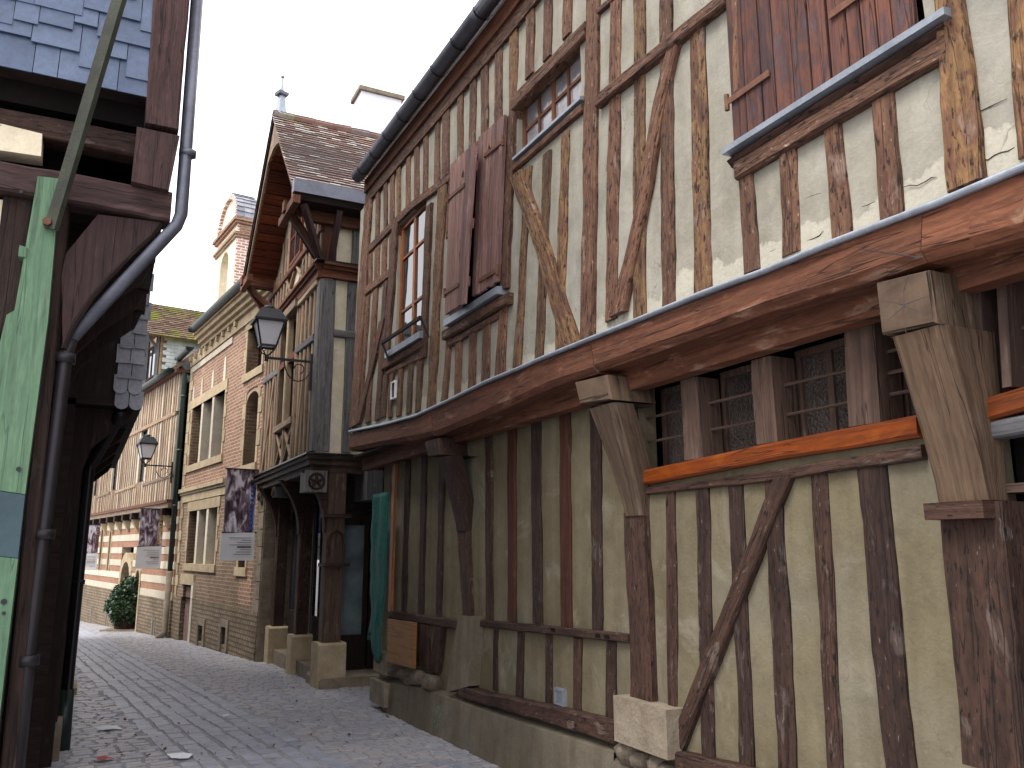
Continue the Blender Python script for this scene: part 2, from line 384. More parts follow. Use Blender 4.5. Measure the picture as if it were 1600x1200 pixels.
def rnd_mat(name, stops, rough=.75, spec=.3, nscale=9, extra=None, bstr=.4):
    m, nt, ns, ln, b = new_mat(name, rough, spec); P = pos_vec(nt)
    at = N(nt, 'ShaderNodeAttribute'); at.attribute_name = 'rnd'; oi = N(nt, 'ShaderNodeObjectInfo')
    ad = N(nt, 'ShaderNodeMath', operation='ADD'); ln.new(at.outputs['Fac'], ad.inputs[0]); ln.new(oi.outputs['Random'], ad.inputs[1])
    fr = N(nt, 'ShaderNodeMath', operation='FRACT'); ln.new(ad.outputs[0], fr.inputs[0])
    cc = ramp(nt, fr.outputs[0], stops)
    n1 = noise_n(nt, P, nscale, 5, .65); n2 = noise_n(nt, P, nscale * 7, 4, .65); n0 = noise_n(nt, P, .7, 4, .6)
    cc = mixc(nt, .7, cc, ramp(nt, n1, [(.3, (.65, .65, .66)), (.7, (1.2, 1.2, 1.18))]), 'MULTIPLY')
    cc = mixc(nt, .6, cc, ramp(nt, n2, [(.3, (.65, .65, .65)), (.7, (1.2, 1.2, 1.2))]), 'MULTIPLY')
    if extra:
        cc = mixc(nt, ramp(nt, n0, [(extra[1], (0, 0, 0)), (extra[1] + .12, (.8, .8, .8))]), cc, mixc(nt, .6, extra[0], ramp(nt, n2, [(.3, (.4, .4, .4)), (.7, (1.3, 1.3, 1.3))]), 'MULTIPLY'))
    ln.new(cc, b.inputs['Base Color']); a = bump(nt, b, n1, bstr, .012); bump(nt, b, n2, bstr, .005, a)
    return m
def glass(name, tint=(.02, .022, .025), rough=.04, spec=.8, wav=.0, wscale=6):
    m, nt, ns, ln, b = new_mat(name, rough, spec); b.inputs['Base Color'].default_value = (*tint, 1)
    P = pos_vec(nt); n = noise_n(nt, P, wscale, 3, .5)
    cc = ramp(nt, noise_n(nt, P, 3, 4, .6), [(.35, tuple(x * .7 for x in tint)), (.7, tuple(x * 1.5 for x in tint))]); ln.new(cc, b.inputs['Base Color'])
    if wav: bump(nt, b, n, wav, .02)
    return m

M = {}
M['wood_up'] = wood('weathered_red_brown_oak', (.125, .060, .040), (.175, .092, .056), (.27, .185, .14), (.022, .013, .010), .6, bstr=1.0)
M['wood_och'] = wood('ochre_worn_oak', (.125, .063, .040), (.205, .122, .056), (.21, .145, .11), (.024, .014, .010), .6, bstr=1.0)
M['wood_low'] = wood('dark_lower_oak', (.037, .0195, .0145), (.056, .030, .022), (.105, .078, .066), (.008, .0055, .005), .4)  # darker than the upper timbers
M['wood_red'] = wood('stained_red_stud', (.060, .020, .011), (.052, .019, .012), (.085, .045, .032), (.012, .006, .005), .1, bstr=.4)
M['wood_beam'] = wood('reddish_jetty_beam', (.165, .066, .036), (.125, .048, .027), (.26, .155, .105), (.026, .010, .006), .12, bstr=.5)
M['wood_paint'] = wood('brown_painted_oak', (.098, .062, .048), (.086, .054, .042), (.13, .094, .076), (.028, .018, .014), .05, bstr=.25)
M['wood_bracket'] = wood('tan_bracket_oak', (.125, .084, .056), (.105, .068, .045), (.16, .12, .085), (.018, .011, .008), .08, bstr=.5)
M['wood_orange'] = wood('new_orange_timber', (.19, .043, .004), (.155, .031, .003), (.22, .06, .007), (.05, .010, .002), .0, .5, .2, .35)
M['wood_orange_frame'] = wood('varnished_window_frame', (.33, .105, .028), (.29, .09, .022), (.36, .13, .038), (.08, .03, .01), .0, .5, .2, .4)
M['wood_shut'] = wood('faded_mauve_shutter', (.26, .145, .122), (.22, .13, .118), (.34, .235, .215), (.035, .018, .015), .05, bstr=.4)
M['wood_shut2'] = wood('red_stained_shutter', (.085, .046, .046), (.135, .054, .036), (.095, .064, .070), (.015, .008, .008), .08, bstr=.4)
M['wood_grey'] = wood('silver_grey_oak', (.155, .152, .158), (.13, .127, .133), (.20, .195, .195), (.035, .03, .027), .15, bstr=.4)
M['wood_pale'] = wood('pale_tan_oak', (.30, .218, .150), (.255, .178, .118), (.37, .29, .215), (.07, .045, .03), .1, bstr=.4)
M['wood_brown'] = wood('mid_brown_timber', (.155, .062, .033), (.125, .05, .028), (.19, .095, .06), (.03, .013, .008), .1, bstr=.35)
M['wood_soffit'] = wood('red_brown_boards', (.17, .045, .018), (.135, .036, .015), (.19, .06, .025), (.02, .008, .005), .0, bstr=.3)
M['wood_dark'] = wood('shade_dark_oak', (.022, .013, .011), (.028, .017, .014), (.045, .034, .03), (.006, .005, .004), .1)  # near-black oak, shade of recesses and jetty undersides is put into the colour
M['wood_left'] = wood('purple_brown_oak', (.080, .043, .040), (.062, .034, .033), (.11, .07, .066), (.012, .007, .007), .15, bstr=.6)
M['wood_post'] = wood('grey_brown_post_oak', (.085, .056, .040), (.07, .046, .033), (.12, .09, .07), (.02, .013, .01), .1, bstr=.4)
M['ply'] = wood('yellow_plywood', (.34, .155, .04), (.30, .135, .034), (.37, .18, .055), (.14, .06, .018), .0, .6, .15)
M['green'] = wood('mint_green_paint', (.120, .225, .135), (.105, .20, .12), (.14, .24, .155), (.07, .135, .085), .0, .6, .10, .3)
M['green_blue'] = simple('blue_grey_paint_patch', (.045, .082, .098), .6, 0, .25, 5)
M['plaster_up'] = plaster('upper_lime_plaster', (.275, .258, .212), (.325, .308, .26), (.255, .245, .21), (.44, .41, .34), 2.98)
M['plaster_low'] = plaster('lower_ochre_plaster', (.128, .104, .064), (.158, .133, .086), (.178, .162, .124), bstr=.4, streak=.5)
M['plaster_cream'] = plaster('cream_plaster', (.72, .63, .46), (.77, .68, .51), (.68, .59, .43), streak=.2)
M['plaster_tan'] = plaster('tan_plaster', (.54, .465, .36), (.60, .525, .415), (.50, .425, .325), streak=.4)
M['render'] = plaster('grey_cement_render', (.125, .104, .074), (.155, .132, .098), (.125, .114, .094), bstr=.6, streak=.7)
M['zinc'] = simple('weathered_zinc', (.15, .155, .19), .45, .6, .3, 5, .1)
M['zinc_light'] = simple('pale_zinc_strip', (.38, .42, .48), .42, .55, .3, 6, .1)
M['zinc_dark'] = simple('dark_zinc_pipe', (.025, .022, .026), .42, .4, .3, 5, .1)
M['gutter_green'] = simple('green_painted_gutter', (.028, .046, .040), .4, .3, .3, 6, .1)
M['iron'] = simple('black_iron', (.03, .03, .034), .5, .4, .3, 9, .2)
M['rust'] = simple('rusty_iron', (.17, .075, .045), .75, .2, .4, 20, .4)
M['iron_green'] = simple('mossy_dark_bar', (.042, .048, .03), .65, .2, .5, 8, .5, c2=(.02, .02, .018))
M['dark'] = simple('shade_black', (.012, .010, .009), .95, 0, .2, 3, 0, .05)
M['glass'] = glass('window_glass', (.03, .032, .036), .03, .9)
M['glass_dark'] = glass('dark_far_glass', (.016, .016, .018), .15, .25)
M['glass_old'] = glass('wavy_old_glass', (.22, .205, .215), .14, .6, .25, 9)
M['glass_tex'] = glass('textured_glass', (.05, .038, .033), .35, .35, 1.0, 60)
M['glass_shop'] = glass('shop_glass', (.13, .165, .175), .12, .6)
M['lantern_glass'] = simple('frosted_lantern_pane', (.86, .87, .90), .25, 0, .05, 3, 0, .5)
M['limestone'] = stone('cream_limestone', (.33, .255, .155), (.41, .325, .21), (.48, .39, .27))
M['limestone_grey'] = stone('worn_grey_limestone', (.16, .126, .09), (.225, .185, .138), (.28, .235, .185), 5, .8)
M['stone_white'] = stone('white_stone', (.50, .44, .34), (.56, .50, .40), (.62, .56, .46))
M['rubble'] = stone('rubble_stone', (.085, .068, .052), (.14, .115, .09), (.20, .165, .13), 9, 1)
M['brick'] = brick('orange_red_brick', (.25, .115, .070), (.33, .178, .115), (.40, .345, .27))
M['brick_brown'] = brick('brown_worn_brick', (.175, .105, .068), (.235, .152, .10), (.29, .245, .185), grime=.75)
M['brick_band'] = brick('pinkish_brick_band', (.29, .14, .085), (.33, .175, .11), (.36, .25, .175), .22, .055, .006, .35)
M['brick_tower'] = brick('tower_brick', (.42, .19, .14), (.52, .29, .23), (.80, .74, .68), .26, .09, .018, .2)
M['flint'] = brick('flint_and_brick_base', (.185, .14, .09), (.27, .215, .155), (.12, .09, .06), .16, .09, .02, .7)
M['tile'] = rnd_mat('plain_clay_tile', [(0, (.16, .10, .09)), (.25, (.21, .13, .11)), (.5, (.27, .155, .12)), (.7, (.23, .185, .175)), (.85, (.36, .31, .28)), (1, (.52, .48, .45))], .85, .2, 5, ((.17, .20, .04), .56))
M['tile_moss'] = rnd_mat('mossy_clay_tile', [(0, (.10, .07, .055)), (.5, (.16, .105, .082)), (1, (.22, .15, .115))], .9, .15, 7, ((.17, .205, .02), .46))
M['slate'] = rnd_mat('blue_grey_slate', [(0, (.068, .10, .178)), (.5, (.088, .125, .21)), (1, (.105, .145, .235))], .42, .5, 4, None, .25)
M['slate_pale'] = rnd_mat('pale_grey_slate', [(0, (.17, .175, .21)), (.5, (.23, .235, .275)), (1, (.31, .315, .355))], .5, .4, 5, None, .3)
M['slate_white'] = rnd_mat('white_slate_cheek', [(0, (.42, .46, .50)), (.5, (.50, .54, .58)), (1, (.58, .61, .65))], .5, .4, 5, None, .15)
M['sett'] = rnd_mat('street_sett', [(0, (.295, .305, .36)), (.25, (.345, .335, .365)), (.5, (.385, .35, .355)), (.7, (.32, .33, .38)), (.85, (.41, .375, .37)), (1, (.37, .37, .415))], .45, .5, 10, None, .55)
M['sett_blue'] = rnd_mat('grey_blue_sett', [(0, (.305, .325, .395)), (.5, (.34, .355, .42)), (1, (.375, .39, .445))], .42, .5, 10, None, .55)
M['street'] = simple('sandy_joint_ground', (.33, .33, .35), .85, 0, .35, 12, .6, .1)
M['net'] = simple('teal_netting', (.008, .115, .095), .7, 0, .5, 30, .6, .2)
M['paper'] = simple('white_paper', (.80, .81, .84), .7, 0, .06, 6, .1)
M['red'] = simple('red_wrapper', (.45, .05, .04), .5, 0, .3, 20, .2)
M['ink'] = simple('printed_ink_grey', (.30, .30, .34), .8, 0, .1, 20, 0)
M['ink_black'] = simple('printed_ink_black', (.04, .04, .05), .8, 0, .1, 20, 0)
M['ink_blue'] = simple('printed_ink_blue', (.01, .09, .42), .6, 0, .1, 20, 0)
M['ink_yellow'] = simple('printed_ink_yellow', (.55, .40, .06), .7, 0, .15, 20, 0)
M['graff'] = simple('green_spray_mark', (.05, .25, .16), .8, 0, .3, 20, 0)
def frosted():
    m, nt, ns, ln, b = new_mat('frosted_lantern_pane', .4, .4); b.inputs['Base Color'].default_value = (.9, .91, .94, 1)
    tr = N(nt, 'ShaderNodeBsdfTranslucent'); tr.inputs['Color'].default_value = (.95, .95, .97, 1); mx = N(nt, 'ShaderNodeMixShader'); mx.inputs[0].default_value = .35
    ln.new(b.outputs[0], mx.inputs[1]); ln.new(tr.outputs[0], mx.inputs[2]); ln.new(mx.outputs[0], nt.nodes['Material Output'].inputs['Surface']); return m
M['lantern_glass'] = frosted()
def photo_print(name, seed):
    m, nt, ns, ln, b = new_mat(name, .5, .3); uv = N(nt, 'ShaderNodeUVMap')
    mp = N(nt, 'ShaderNodeMapping'); mp.inputs['Location'].default_value = (seed, seed * 2.3, 0); mp.inputs['Rotation'].default_value = (0, 0, .6); mp.inputs['Scale'].default_value = (7, 2.6, 1); ln.new(uv.outputs[0], mp.inputs['Vector'])
    n = noise_n(nt, mp.outputs[0], 1, 3, .55, 1.2)
    ln.new(ramp(nt, n, [(.32, (.015, .01, .015)), (.42, (.08, .05, .07)), (.50, (.22, .15, .19)), (.56, (.45, .40, .46)), (.64, (.72, .70, .78))]), b.inputs['Base Color']); return m
def leaf_mat():
    m = rnd_mat('box_leaf', [(0, (.015, .04, .018)), (.5, (.025, .065, .025)), (1, (.05, .10, .035))], .5, .4, 6, None, .1); return m
M['leaf'] = leaf_mat()

# ================================================================== STREET
m = MB()
xs = [-160, -90, -50, -30, -20, -14, -10, -7, -5, -3, -1, 1, 4, 8, 15, 30, 60, 160]; ys = [-60, -30, -12, -5, 0, 4, 8, 12, 16, 20, 24, 28, 34, 42, 55, 80, 200]
for a, b in zip(xs, xs[1:]):
    for c, d in zip(ys, ys[1:]):
        m.poly([(a, c, gz(c) + .006), (b, c, gz(c) + .006), (b, d, gz(d) + .006), (a, d, gz(d) + .006)])
street = m.build('street', M['street'], None, kind='structure', origin=(0, 0, 0))
street["label"] = "narrow street paved with grey and pinkish setts"

SD = Vector((-.50, .866, 0)).normalized(); SX = Vector((SD.y, -SD.x, 0))
bandA, bandB = on_ground(413, 1200), on_ground(158, 1024); BDir = (bandB - bandA); BDir.z = 0; BDir.normalize(); BX = Vector((BDir.y, -BDir.x, 0))
def in_street(X, Y):
    if Y > 33 or Y < 2.6: return False
    lim = LF.off(X, Y)
    if Y < 12.5:
        if lim < .02: return False
    elif (X + 6.4) < -.74 * (Y - 12.3): return False
    if Y < 10.9: return RL.off(X, Y) > .1
    if Y < 15.4: return CF.off(X, Y) > -.35 or (Y < 12.6 and X < -1.5 and CR.off(X, Y) > .02)
    if Y < 21: return BF.off(X, Y) > .02
    return SF.off(X, Y) > .02
def sett_geo(m, c, ax, ay, w, l, rnd, dz=0.0):
    t1, t2 = random.uniform(-.02, .02), random.uniform(-.02, .02); ch = .010
    def q(a, b, z): return c + ax * a + ay * b + Vector((0, 0, z + t1 * a + t2 * b + dz))
    h, k = w / 2, l / 2; j = [random.uniform(-.005, .005) for _ in range(8)]
    T = [q(-h + ch + j[0], -k + ch + j[1], 0), q(h - ch + j[2], -k + ch + j[3], 0), q(h - ch + j[4], k - ch + j[5], 0), q(-h + ch + j[6], k - ch + j[7], 0)]
    Bt = [q(-h, -k, -.03), q(h, -k, -.03), q(h, k, -.03), q(-h, k, -.03)]
    m.poly(T, None, rnd)
    for i in range(4): m.poly([Bt[i], Bt[(i + 1) % 4], T[(i + 1) % 4], T[i]], None, rnd)
setts = []
q = -2.0; row = 0
while q < 36:
    st = .118 if q < 14 else .13
    a = -16 + random.uniform(0, .17)
    while a < 6:
        w = random.uniform(.13, .21)
        p = SD * (q + random.uniform(-.006, .006)) + SX * (a + w / 2)
        rel = p - Vector((bandA.x, bandA.y, 0)); inb = abs(rel.dot(BX)) < .60
        if in_street(p.x, p.y) and not inb: setts.append((p, SX, SD, w - .014, st - .014, False))
        a += w
    q += st; row += 1
k = 0
for j in range(7):
    a = -6.0 + random.uniform(0, .2)
    while a < 26:
        l = random.uniform(.19, .29)
        p = Vector((bandA.x, bandA.y, 0)) + BDir * (a + l / 2) + BX * (-.60 + .1715 * (j + .5) + random.uniform(-.012, .012) + .02 * mnoise.noise((a * .5, j, 0)))
        if in_street(p.x, p.y): setts.append((p, BX, BDir, .1715 - random.uniform(.012, .03), l - .016, True))
        a += l
def visible(p):
    r = p - Vector((0, 0, CAMZ)); d = r.y * cP + r.z * sP
    if d < .5: return False
    x = 800 + FPX * r.x / d; y = 600 - FPX * (r.z * cP - r.y * sP) / d
    return 78 < x < 870 and y < 1206
for i, t in enumerate(setts): t[0].z = gz(t[0].y) + .012 + random.uniform(-.005, .004)
vis = sorted([t for t in setts if visible(t[0])], key=lambda t: t[0].y); near = vis[:290]; ns_ = set(id(t) for t in near)
for blue, mt in ((False, M['sett']), (True, M['sett_blue'])):
    m = MB()
    for t in setts:
        if id(t) in ns_ or t[5] != blue: continue
        sett_geo(m, t[0], t[1], t[2], t[3], t[4], random.random())
    m.build('sett_paving', mt, street, kind='stuff')
for t in near:
    m = MB(); sett_geo(m, t[0], t[1], t[2], t[3], t[4], 0.0); m.build('sett', M['sett_blue'] if t[5] else M['sett'], street)

# ================================================================== TIMBER HOUSE (right side of street)
UE = RU.uv(551, 662)[0]; print('UE', UE)
H = thing('timber_house', 'long half timbered house with jettied upper floor, mauve shutters and orange beam', 'house', RL.P(-4.5, gz(7), 0))
# solid core behind the walls, room darkness put into its black colour
m = MB(); m.box(RL, -11.5, .02, -.6, 2.75, -6, -.45); m.box(RL, -11.5, UE - .06, 2.72, 6.0, -6, .02); m.build('dark_core', M['dark'], H)
UE = RU.uv(551, 662)[0]
# upper wall
w1 = hole(RU, (617, 345), (664, 530)); w1 = (RU.uv(664, 440)[0], RU.uv(621, 440)[0], RU.uv(640, 535)[1], RU.uv(645, 330)[1])
w2 = (RU.uv(783, 330)[0], RU.uv(704, 330)[0], RU.uv(740, 478)[1], RU.uv(745, 222)[1])
w3 = (RU.uv(908, 120)[0], RU.uv(808, 180)[0], RU.uv(855, 203)[1], RU.uv(855, 113)[1])
w4 = (RU.uv(1442, 0)[0], RU.uv(1150, 100)[0], RU.uv(1300, 135)[1], RU.uv(1300, 135)[1] + 1.5)
wall_grid(RU, -11.3, UE, 2.80, 6.10, [w1, w2, w3, w4], 0, .14, .010, 'plaster_wall', M['plaster_up'], H)
# lower wall: bays A, B (full height) and bay C (up to the orange beam)
bC = RL.uv(1000, 740)[0]
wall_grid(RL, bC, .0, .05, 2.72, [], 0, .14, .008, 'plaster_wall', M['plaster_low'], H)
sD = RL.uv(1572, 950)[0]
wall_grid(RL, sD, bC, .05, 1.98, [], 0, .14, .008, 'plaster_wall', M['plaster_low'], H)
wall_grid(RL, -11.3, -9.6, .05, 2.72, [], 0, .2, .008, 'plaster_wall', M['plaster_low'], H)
sweep(RL, [(-9.55, 2.7), (-9.55, -.2)], [.12, .12], 's', -.2, .05).build('post', M['wood_low'], H)
for s in (-10.0, -10.45, -10.9): sweep(RL, [(s, 2.7), (s, .3)], [.06, .06], 's', -.05, .022).build('stud', M['wood_low'], H)
m = MB(); m.box(RL, -.02, .02, -.4, 2.7, -5, -.02); m.build('end_wall', M['plaster_low'], H)
m = MB(); m.box(RU, UE + .001, UE + .03, 2.8, 6.2, -5.4, -.05); m.build('end_wall', M['plaster_up'], H)

# --- upper studs: attic band between eave and upper rail
for xt, yt, xb, yb, w in [(590, 277, 588, 357, 5), (602, 263, 601, 345, 5), (612, 251, 611, 333, 6), (622, 241, 621, 324, 5), (637, 222, 636, 309, 6), (650, 206, 649, 300, 6), (664, 192, 663, 287, 6), (682, 171, 681, 273, 7),
                          (697, 153, 694, 261, 10), (718, 120, 717, 228, 8), (738, 96, 736, 212, 9), (756, 74, 755, 192, 10), (778, 46, 777, 170, 11), (801, 16, 799, 141, 11)]:
    ry = [(575, 389), (640, 322), (700, 277), (800, 182)]; k = [i for i in range(3) if ry[i][0] <= xb][-1]
    yr = ry[k][1] + (ry[k + 1][1] - ry[k][1]) * (xb - ry[k][0]) / (ry[k + 1][0] - ry[k][0]) - 5
    stud(RU, (xt, yt - 4, w, xb, max(yb + 2, yr), w), random.choice([M['wood_up'], M['wood_och'], M['wood_up']]), H)
for xt, yt, xb, yb, w in [(827, -40, 825, 119, 12), (854, -70, 853, 91, 12), (886, -100, 884, 56, 13)]:
    stud(RU, (xt, yt, w, xb, yb, w), M['wood_up'], H)
# corner post and main posts
stud(RU, (576, 289, 10, 551, 666, 13), M['wood_up'], H, -.1, .035, 'corner_post')
stud(RU, (925, -120, 19, 914, 536, 20), M['wood_up'], H, -.06, .035, 'post')
stud(RU, (1474, -60, 44, 1500, 290, 60), M['wood_och'], H, -.06, .04, 'post')
# rails
rail(RU, [(575, 389, 13), (640, 322, 14), (700, 277, 14), (800, 182, 16)], M['wood_up'], H, -.05, .03)
rail(RU, [(798, 162, 22), (912, 44, 24)], M['wood_up'], H, -.06, .045, 'lintel')
rail(RU, [(571, 454, 13), (609, 424, 14)], M['wood_up'], H)
rail(RU, [(929, 158, 20), (1010, 92, 22), (1130, -6, 24)], M['wood_up'], H, -.04, .055)
rail(RU, [(929, 20, 10), (975, -20, 10)], M['wood_up'], H, -.04, .03)
# left bay
for T in [(578, 397, 5, 577, 447, 5), (589, 386, 6, 587, 440, 6), (600, 375, 6, 598, 430, 6), (610, 366, 5, 609, 422, 5),
          (574, 462, 6, 560, 662, 6), (586, 452, 7, 573, 660, 7), (601, 440, 7, 589, 656, 8)]:
    stud(RU, T, M['wood_up'], H)
stud_poly(RU, [(596, 500, 8), (575, 590, 8), (557, 662, 8)], M['wood_up'], H, -.03, .035)
stud(RU, (616, 350, 9, 600, 575, 9), M['wood_up'], H, -.05, .035, 'post')
stud(RU, (669, 320, 8, 658, 560, 9), M['wood_up'], H, -.05, .035, 'post')
# below window one
rail(RU, [(598, 571, 12), (659, 536, 13)], M['wood_up'], H, -.05, .05, 'sill')
rail(RU, [(602, 583, 7), (654, 558, 8)], M['wood_up'], H)
for T in [(602, 586, 7, 597, 652, 7), (611, 582, 6, 608, 652, 6), (625, 575, 7, 621, 650, 7), (641, 568, 8, 637, 646, 8), (655, 560, 8, 651, 643, 8)]:
    stud(RU, T, M['wood_och'], H)
# between windows
stud(RU, (690, 286, 13, 672, 637, 12), M['wood_och'], H); stud(RU, (703, 274, 5, 698, 370, 6), M['wood_up'], H)
stud(RU, (700, 530, 8, 692, 629, 9), M['wood_och'], H)
stud(RU, (797, 178, 10, 785, 452, 10), M['wood_up'], H, -.05, .04, 'post')
rail(RU, [(690, 524, 15), (792, 465, 18)], M['wood_up'], H, -.05, .06, 'sill')
rail(RU, [(700, 539, 8), (778, 492, 10)], M['wood_up'], H)
for T in [(715, 532, 9, 713, 619, 9), (737, 520, 11, 735, 611, 11), (759, 508, 12, 756, 603, 12), (785, 476, 13, 779, 591, 14)]: stud(RU, T, M['wood_up'], H)
# centre bay
for T in [(824, 262, 10, 806, 573, 11), (853, 238, 12, 840, 563, 13), (881, 208, 12, 872, 545, 14)]: stud(RU, T, M['wood_och'], H)
stud_poly(RU, [(803, 272, 17), (845, 390, 18), (868, 470, 19), (889, 541, 20)], M['wood_och'], H, -.03, .05)
for T in [(961, -60, 16, 952, 500, 18), (996, -90, 16, 997, 495, 19), (1036, -120, 18, 1042, 476, 21), (1086, 22, 24, 1096, 458, 27)]: stud(RU, T, random.choice([M['wood_up'], M['wood_och']]), H)
stud_poly(RU, [(1054, 52, 18), (1026, 160, 19), (1003, 300, 19), (985, 390, 20), (962, 490, 24)], M['wood_up'], H, -.03, .045)
# near bay
for T in [(1161, 265, 22, 1171, 424, 26), (1226, 225, 26, 1234, 396, 29), (1296, 187, 28, 1311, 370, 30), (1375, 138, 34, 1391, 338, 37)]: stud(RU, T, M['wood_up'], H)
stud(RU, (1146, -60, 12, 1153, 214, 12), M['wood_up'], H, -.05, .045, 'post')
stud(RU, (1590, -60, 44, 1613, 238, 54), M['wood_och'], H)
for s in (-8.85, -9.2, -9.6, -10.0, -10.4, -10.8):
    sweep(RU, [(s, 6.3), (s + random.uniform(-.03, .03), 2.85)], [.06, .065], 's', -.05, .022).build('stud', M['wood_up'], H)
for s in (-6.6, -7.0, -7.4, -7.8, -8.2):
    sweep(RU, [(s, 6.3), (s, 5.25)], [.055, .055], 's', -.05, .022).build('stud', M['wood_up'], H)
sweep(RU, [(-6.4, 5.2), (-8.5, 5.2)], [.07, .07], 'z', -.05, .04).build('rail', M['wood_up'], H)

# --- windows of the upper floor
rail(RU, [(800, 262, 12), (908, 167, 14)], M['wood_up'], H, -.05, .035, 'sill')
wn1 = window(RU, w1, H, M['wood_orange_frame'], M['glass'], 2, 1, -.03, .06, .02)
for z in (w1[2] + (w1[3] - w1[2]) * .30, w1[2] + (w1[3] - w1[2]) * .72):
    part_box('glazing_bar', M['wood_orange_frame'], wn1, RU, w1[0] + .06, w1[1] - .06, z - .014, z + .014, -.058, -.036)
window(RU, w3, H, M['wood_brown'], M['glass_old'], 4, 2, -.05, .05, .014)
def zsill(x0, y0, x1, y1, h, o, mat='zinc_light'):
    a = RU.uv(x0, y0, o); b = RU.uv(x1, y1, o); hh = abs(RU.uv(x0, y0 + h, o)[1] - a[1]); m = MB()
    m.prism([RU.P(a[0], a[1], o), RU.P(b[0], b[1], o), RU.P(b[0], b[1] + .02, -.02), RU.P(a[0], a[1] + .02, -.02)], [RU.P(a[0], a[1] - hh, o), RU.P(b[0], b[1] - hh, o), RU.P(b[0], b[1] - hh, -.02), RU.P(a[0], a[1] - hh, -.02)])
    return m.build('sill_flashing', M[mat], H)
zsill(601, 551, 655, 517, 9, .08); zsill(693, 500, 776, 447, 10, .09); zsill(800, 247, 906, 150, 4, .05); zsill(1127, 233, 1474, 10, 9, .085)
# handrail of window one
a = RU.uv(597, 536, .15); b = RU.uv(657, 496, .15)
m = MB(); m.bar(RU.P(a[0], a[1], .15), RU.P(b[0], b[1], .15), .03, .035); hr = m.build('hand_rail', M['wood_dark'], H)
for q in (a, b):
    m = MB(); m.bar(RU.P(q[0], q[1], .15), RU.P(q[0], q[1] - .2, .06), .02, .02); m.build('bracket', M['iron'], hr)
# white framed vent below window one
q = hole(RU, (615, 598), (621, 622)); m = MB()
for aa in ((q[0], q[0] + .015, q[2], q[3]), (q[1] - .015, q[1], q[2], q[3]), (q[0] + .015, q[1] - .015, q[2], q[2] + .015), (q[0] + .015, q[1] - .015, q[3] - .015, q[3])): m.box(RU, *aa, -.02, .035)
v = m.build('vent_grille', M['paper'], H); part_box('screen', M['ink_black'], v, RU, q[0] + .015, q[1] - .015, q[2] + .015, q[3] - .015, -.02, .02)
# window four: cornice, beam
rail(RU, [(1135, 252, 18), (1472, 38, 22)], M['wood_low'], H, -.02, .055, 'sill', .02, .03)
rail(RU, [(1146, 266, 30), (1300, 175, 32), (1476, 70, 40)], M['wood_up'], H, -.02, .045, 'sill', .05)
# eave, gutter, roof
e0 = RU.uv(562, 280, .12); e1 = RU.uv(772, 6, .12)
def EZ(s): return e0[1] + (e1[1] - e0[1]) * (s - e0[0]) / (e1[0] - e0[0]) if s > e1[0] else e1[1]
SB = [e0[0] - .02, e1[0], -11.5]
def eave_strip(name, mat, d0, d1, o0, o1):
    m = MB(); m.slab(RU, [(s, EZ(s) + d0) for s in SB] + [(s, EZ(s) + d1) for s in reversed(SB)], o0, o1); return m.build(name, mat, H)
eave_strip('wall_plate', M['wood_up'], -.36, -.20, -.05, .035)
eave_strip('eave_board', M['wood_brown'], -.20, -.02, -.2, .06)
nseg = 8
def gutter_mesh(fac, s0, z0, s1, z1, off, r=.085):
    m = MB(); rg = [(math.cos(math.pi + math.pi * i / nseg) * r, math.sin(math.pi + math.pi * i / nseg) * r) for i in range(nseg + 1)]
    n = 14
    for k in range(n):
        a, b = k / n, (k + 1) / n; sa, sb = s0 + (s1 - s0) * a, s0 + (s1 - s0) * b; za, zb = z0 + (z1 - z0) * a, z0 + (z1 - z0) * b
        for (o0, y0), (o1, y1) in zip(rg, rg[1:]):
            m.poly([fac.P(sa, za + y0, off + o0), fac.P(sb, zb + y0, off + o0), fac.P(sb, zb + y1, off + o1), fac.P(sa, za + y1, off + o1)])
            m.poly([fac.P(sa, za + y0 * .93, off + o0 * .93), fac.P(sa, za + y1 * .93, off + o1 * .93), fac.P(sb, zb + y1 * .93, off + o1 * .93), fac.P(sb, zb + y0 * .93, off + o0 * .93)])
    for s, z in ((s0, z0), (s1, z1)): m.poly([fac.P(s, z + y, off + o) for o, y in rg])
    return m
m = gutter_mesh(RU, e0[0], EZ(e0[0]) + .04, e1[0], EZ(e1[0]) + .04, .15, .09)
m2 = gutter_mesh(RU, e1[0] - .001, e1[1] + .04, -11.5, e1[1] + .04, .15, .09)
g = m.build('gutter', M['zinc'], H, True); m2.build('gutter', M['zinc'], H, True)
for s in [e0[0] - .3 - .55 * i for i in range(12)]:
    zc = EZ(s) + .04; m = MB(); rg = [(math.cos(math.pi + math.pi * i / nseg) * .097, math.sin(math.pi + math.pi * i / nseg) * .097) for i in range(nseg + 1)]
    for (o0, y0), (o1, y1) in zip(rg, rg[1:]): m.poly([RU.P(s - .015, zc + y0, .15 + o0), RU.P(s + .015, zc + y0, .15 + o0), RU.P(s + .015, zc + y1, .15 + o1), RU.P(s - .015, zc + y1, .15 + o1)])
    m.build('bracket', M['zinc_dark'], g)
ez = e0[1]
m = MB(); m.prism([RU.P(-11.5, ez - .02, .14), RU.P(e0[0], ez + .10, .14), RU.P(e0[0], 8.6, -3.2), RU.P(-11.5, 8.6, -3.2)], [RU.P(-11.5, ez - .1, .10), RU.P(e0[0], ez + .03, .10), RU.P(e0[0], 8.5, -3.2), RU.P(-11.5, 8.5, -3.2)]); rf = m.build('roof', M['tile'], H)
m = MB(); m.box(RU, -4.15, -3.55, 6.3, 8.2, -1.5, -.9); m.build('chimney', M['brick'], rf)

